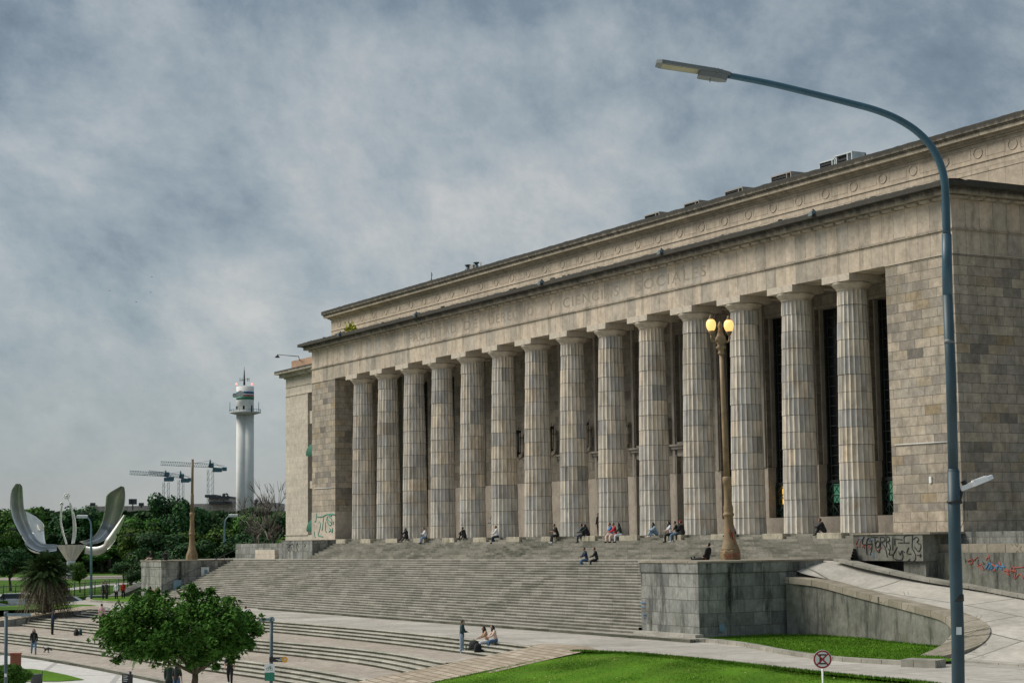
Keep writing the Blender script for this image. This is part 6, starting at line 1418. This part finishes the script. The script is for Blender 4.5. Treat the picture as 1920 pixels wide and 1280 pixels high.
person('person in dark shirt and blue jeans, middle of the trio past the tenth column', atY(1271, -2.15, .04), OUT-.6, 'sit', 'black', 'jean', 'short', shoe='white', sleeve=False)
person('person in a red cap and black sweater past the tenth column', atY(1281, -2.05, .06), LEFT+.3, 'sit', 'black', 'black', 'short', shoe='white', cap='red')
person('person in a lilac top seen just right of the lit lamp post base', atY(1378, -1.8, .02), OUT-.3, 'knees', 'lilac', 'navy', 'none')
person('person in a black coat sitting alone right of the thirteenth column', atY(1547, -1.9, .03), OUT-.9, 'knees', 'black', 'black', 'short', skin='tan', hcol=HAIRB)
person('person in a dark jacket reclining against the lit lamp post base', Vector((67.4, -9.75, -1.34)), LEFT+.35, 'legsout', 'black', 'black', 'short', open_='white', H=1.78)
ya = onY(1092, 1062, -6.6); yb2 = onY(1110, 1062, -6.6)
person('person in a blue jacket and jeans with white shoes sitting on the big staircase', Vector((ya.x, -6.25, -1.56)), OUT-.3, 'sit', 'navy', 'denim', 'short', shoe='white', prop='phone')
person('person in a black hooded coat beside the one in blue on the big staircase', Vector((yb2.x, -6.2, -1.56)), OUT-.6, 'sit', 'black', 'black', 'short', hcol=HAIRB)
for i, (x, D_, tp_, lb) in enumerate(((193, 176, 'black', 'person in black sitting by the park fence, leftmost of the group'), (200, 177, 'dkgreen', 'person in a dark coat second in the group by the park fence'), (218, 176, 'white', 'person in a striped white top in the group by the park fence'), (231, 178, 'red', 'person in red at the right end of the group by the park fence'))):
    person(lb, gnd(x, D_, -5.44), OUT+.3*i, 'stand', tp_, 'black', 'short', group='people by the park fence')

# ================================================================ LIGHT AND SKY
SUN_EL, SUN_AZ = 46, 0
sd_ = Vector((-.64, -.77, 0)).normalized()*math.cos(R(SUN_EL))+Vector((0, 0, math.sin(R(SUN_EL))))   # towards the sun
ld = bpy.data.lights.new('sun', 'SUN'); ld.energy = SUNE; ld.angle = R(32); ld.color = (1.0, .93, .83)
lo = bpy.data.objects.new('sun', ld); COL.objects.link(lo); lo.rotation_euler = sd_.to_track_quat('Z', 'Y').to_euler()
wd = bpy.data.worlds.new('World'); sc.world = wd; wd.use_nodes = True; t = wd.node_tree; nn = t.nodes; L_ = t.links
bg = nn['Background']
class WN(N):
    def __init__(s): s.t = t; s.n = nn; s.l = L_
w_ = WN()
sky = nn.new('ShaderNodeTexSky'); sky.sky_type = 'NISHITA'; sky.sun_disc = False; sky.sun_elevation = R(SUN_EL); sky.sun_rotation = math.atan2(sd_.x, sd_.y)
tc = nn.new('ShaderNodeTexCoord'); sp = nn.new('ShaderNodeSeparateXYZ'); L_.new(tc.outputs['Generated'], sp.inputs[0]); X, Y, Z = sp.outputs
zc_ = w_.math('ADD', w_.math('MAXIMUM', Z, 0), .16)
px_ = w_.math('DIVIDE', X, zc_); py_ = w_.math('DIVIDE', Y, zc_); pv = w_.comb(px_, py_, 0)
SEED = 3.7
pv2 = w_.comb(w_.math('ADD', px_, SEED), w_.math('ADD', py_, 1.3), w_.math('MULTIPLY', Z, 2.0))
sv3 = w_.comb(w_.math('ADD', X, SEED), w_.math('ADD', Y, w_.math('MULTIPLY', Z, .25)), w_.math('MULTIPLY', Z, 1.25))
n1 = w_.noise(sv3, 6.0, 14, .66, .15); n2 = w_.noise(sv3, 17, 11, .62, .1); n3 = w_.noise(sv3, 3.2, 4, .5, .1)
f = w_.math('ADD', w_.math('MULTIPLY', n1, .48), w_.math('ADD', w_.math('MULTIPLY', n2, .18), w_.math('SUBTRACT', w_.math('MULTIPLY', n3, .34), w_.math('MULTIPLY', Z, .07))))
cl_ = w_.ramp(f, [(.39, (.130,.165,.20)), (.445, (.19,.235,.272)), (.487, (.27,.32,.35)), (.54, (.375,.41,.425)), (.61, (.54,.535,.515))])
hz_ = w_.ramp(Z, [(0.0, (.36,.375,.38)), (.06, (.34,.375,.40))])
hf = w_.math('SUBTRACT', 1, w_.math('DIVIDE', w_.math('SUBTRACT', Z, .0), .12, clamp=True), clamp=True)
cl_ = w_.mix(w_.math('MULTIPLY', hf, .85), cl_, hz_)
# the cloud deck is brighter towards the zenith, as an overcast sky is
zen = w_.math('ADD', 1, w_.math('MULTIPLY', w_.math('DIVIDE', w_.math('SUBTRACT', Z, .36), .5, clamp=True), ZEN))
cl_ = w_.mix(1.0, cl_, w_.comb(zen, zen, zen), 'MULTIPLY')
cl_ = w_.mix(1.0, cl_, (10*SKYK, 10*SKYK, 10*SKYK), 'MULTIPLY')
col = w_.mix(.90, sky.outputs[0], cl_)
L_.new(col, bg.inputs[0]); bg.inputs[1].default_value = .1
sc.view_settings.view_transform = 'Standard'; sc.view_settings.look = 'None'; sc.view_settings.gamma = 1; sc.view_settings.use_curve_mapping = False
sc.view_settings.exposure = EXPO
sc.render.resolution_x = 1024; sc.render.resolution_y = 682
sc.cycles.max_bounces = 5
for o in list(bpy.data.objects):
    if o.type == 'MESH' and o.parent is None and not o.get('label') and not o.get('kind'): print('UNTAGGED', o.name)
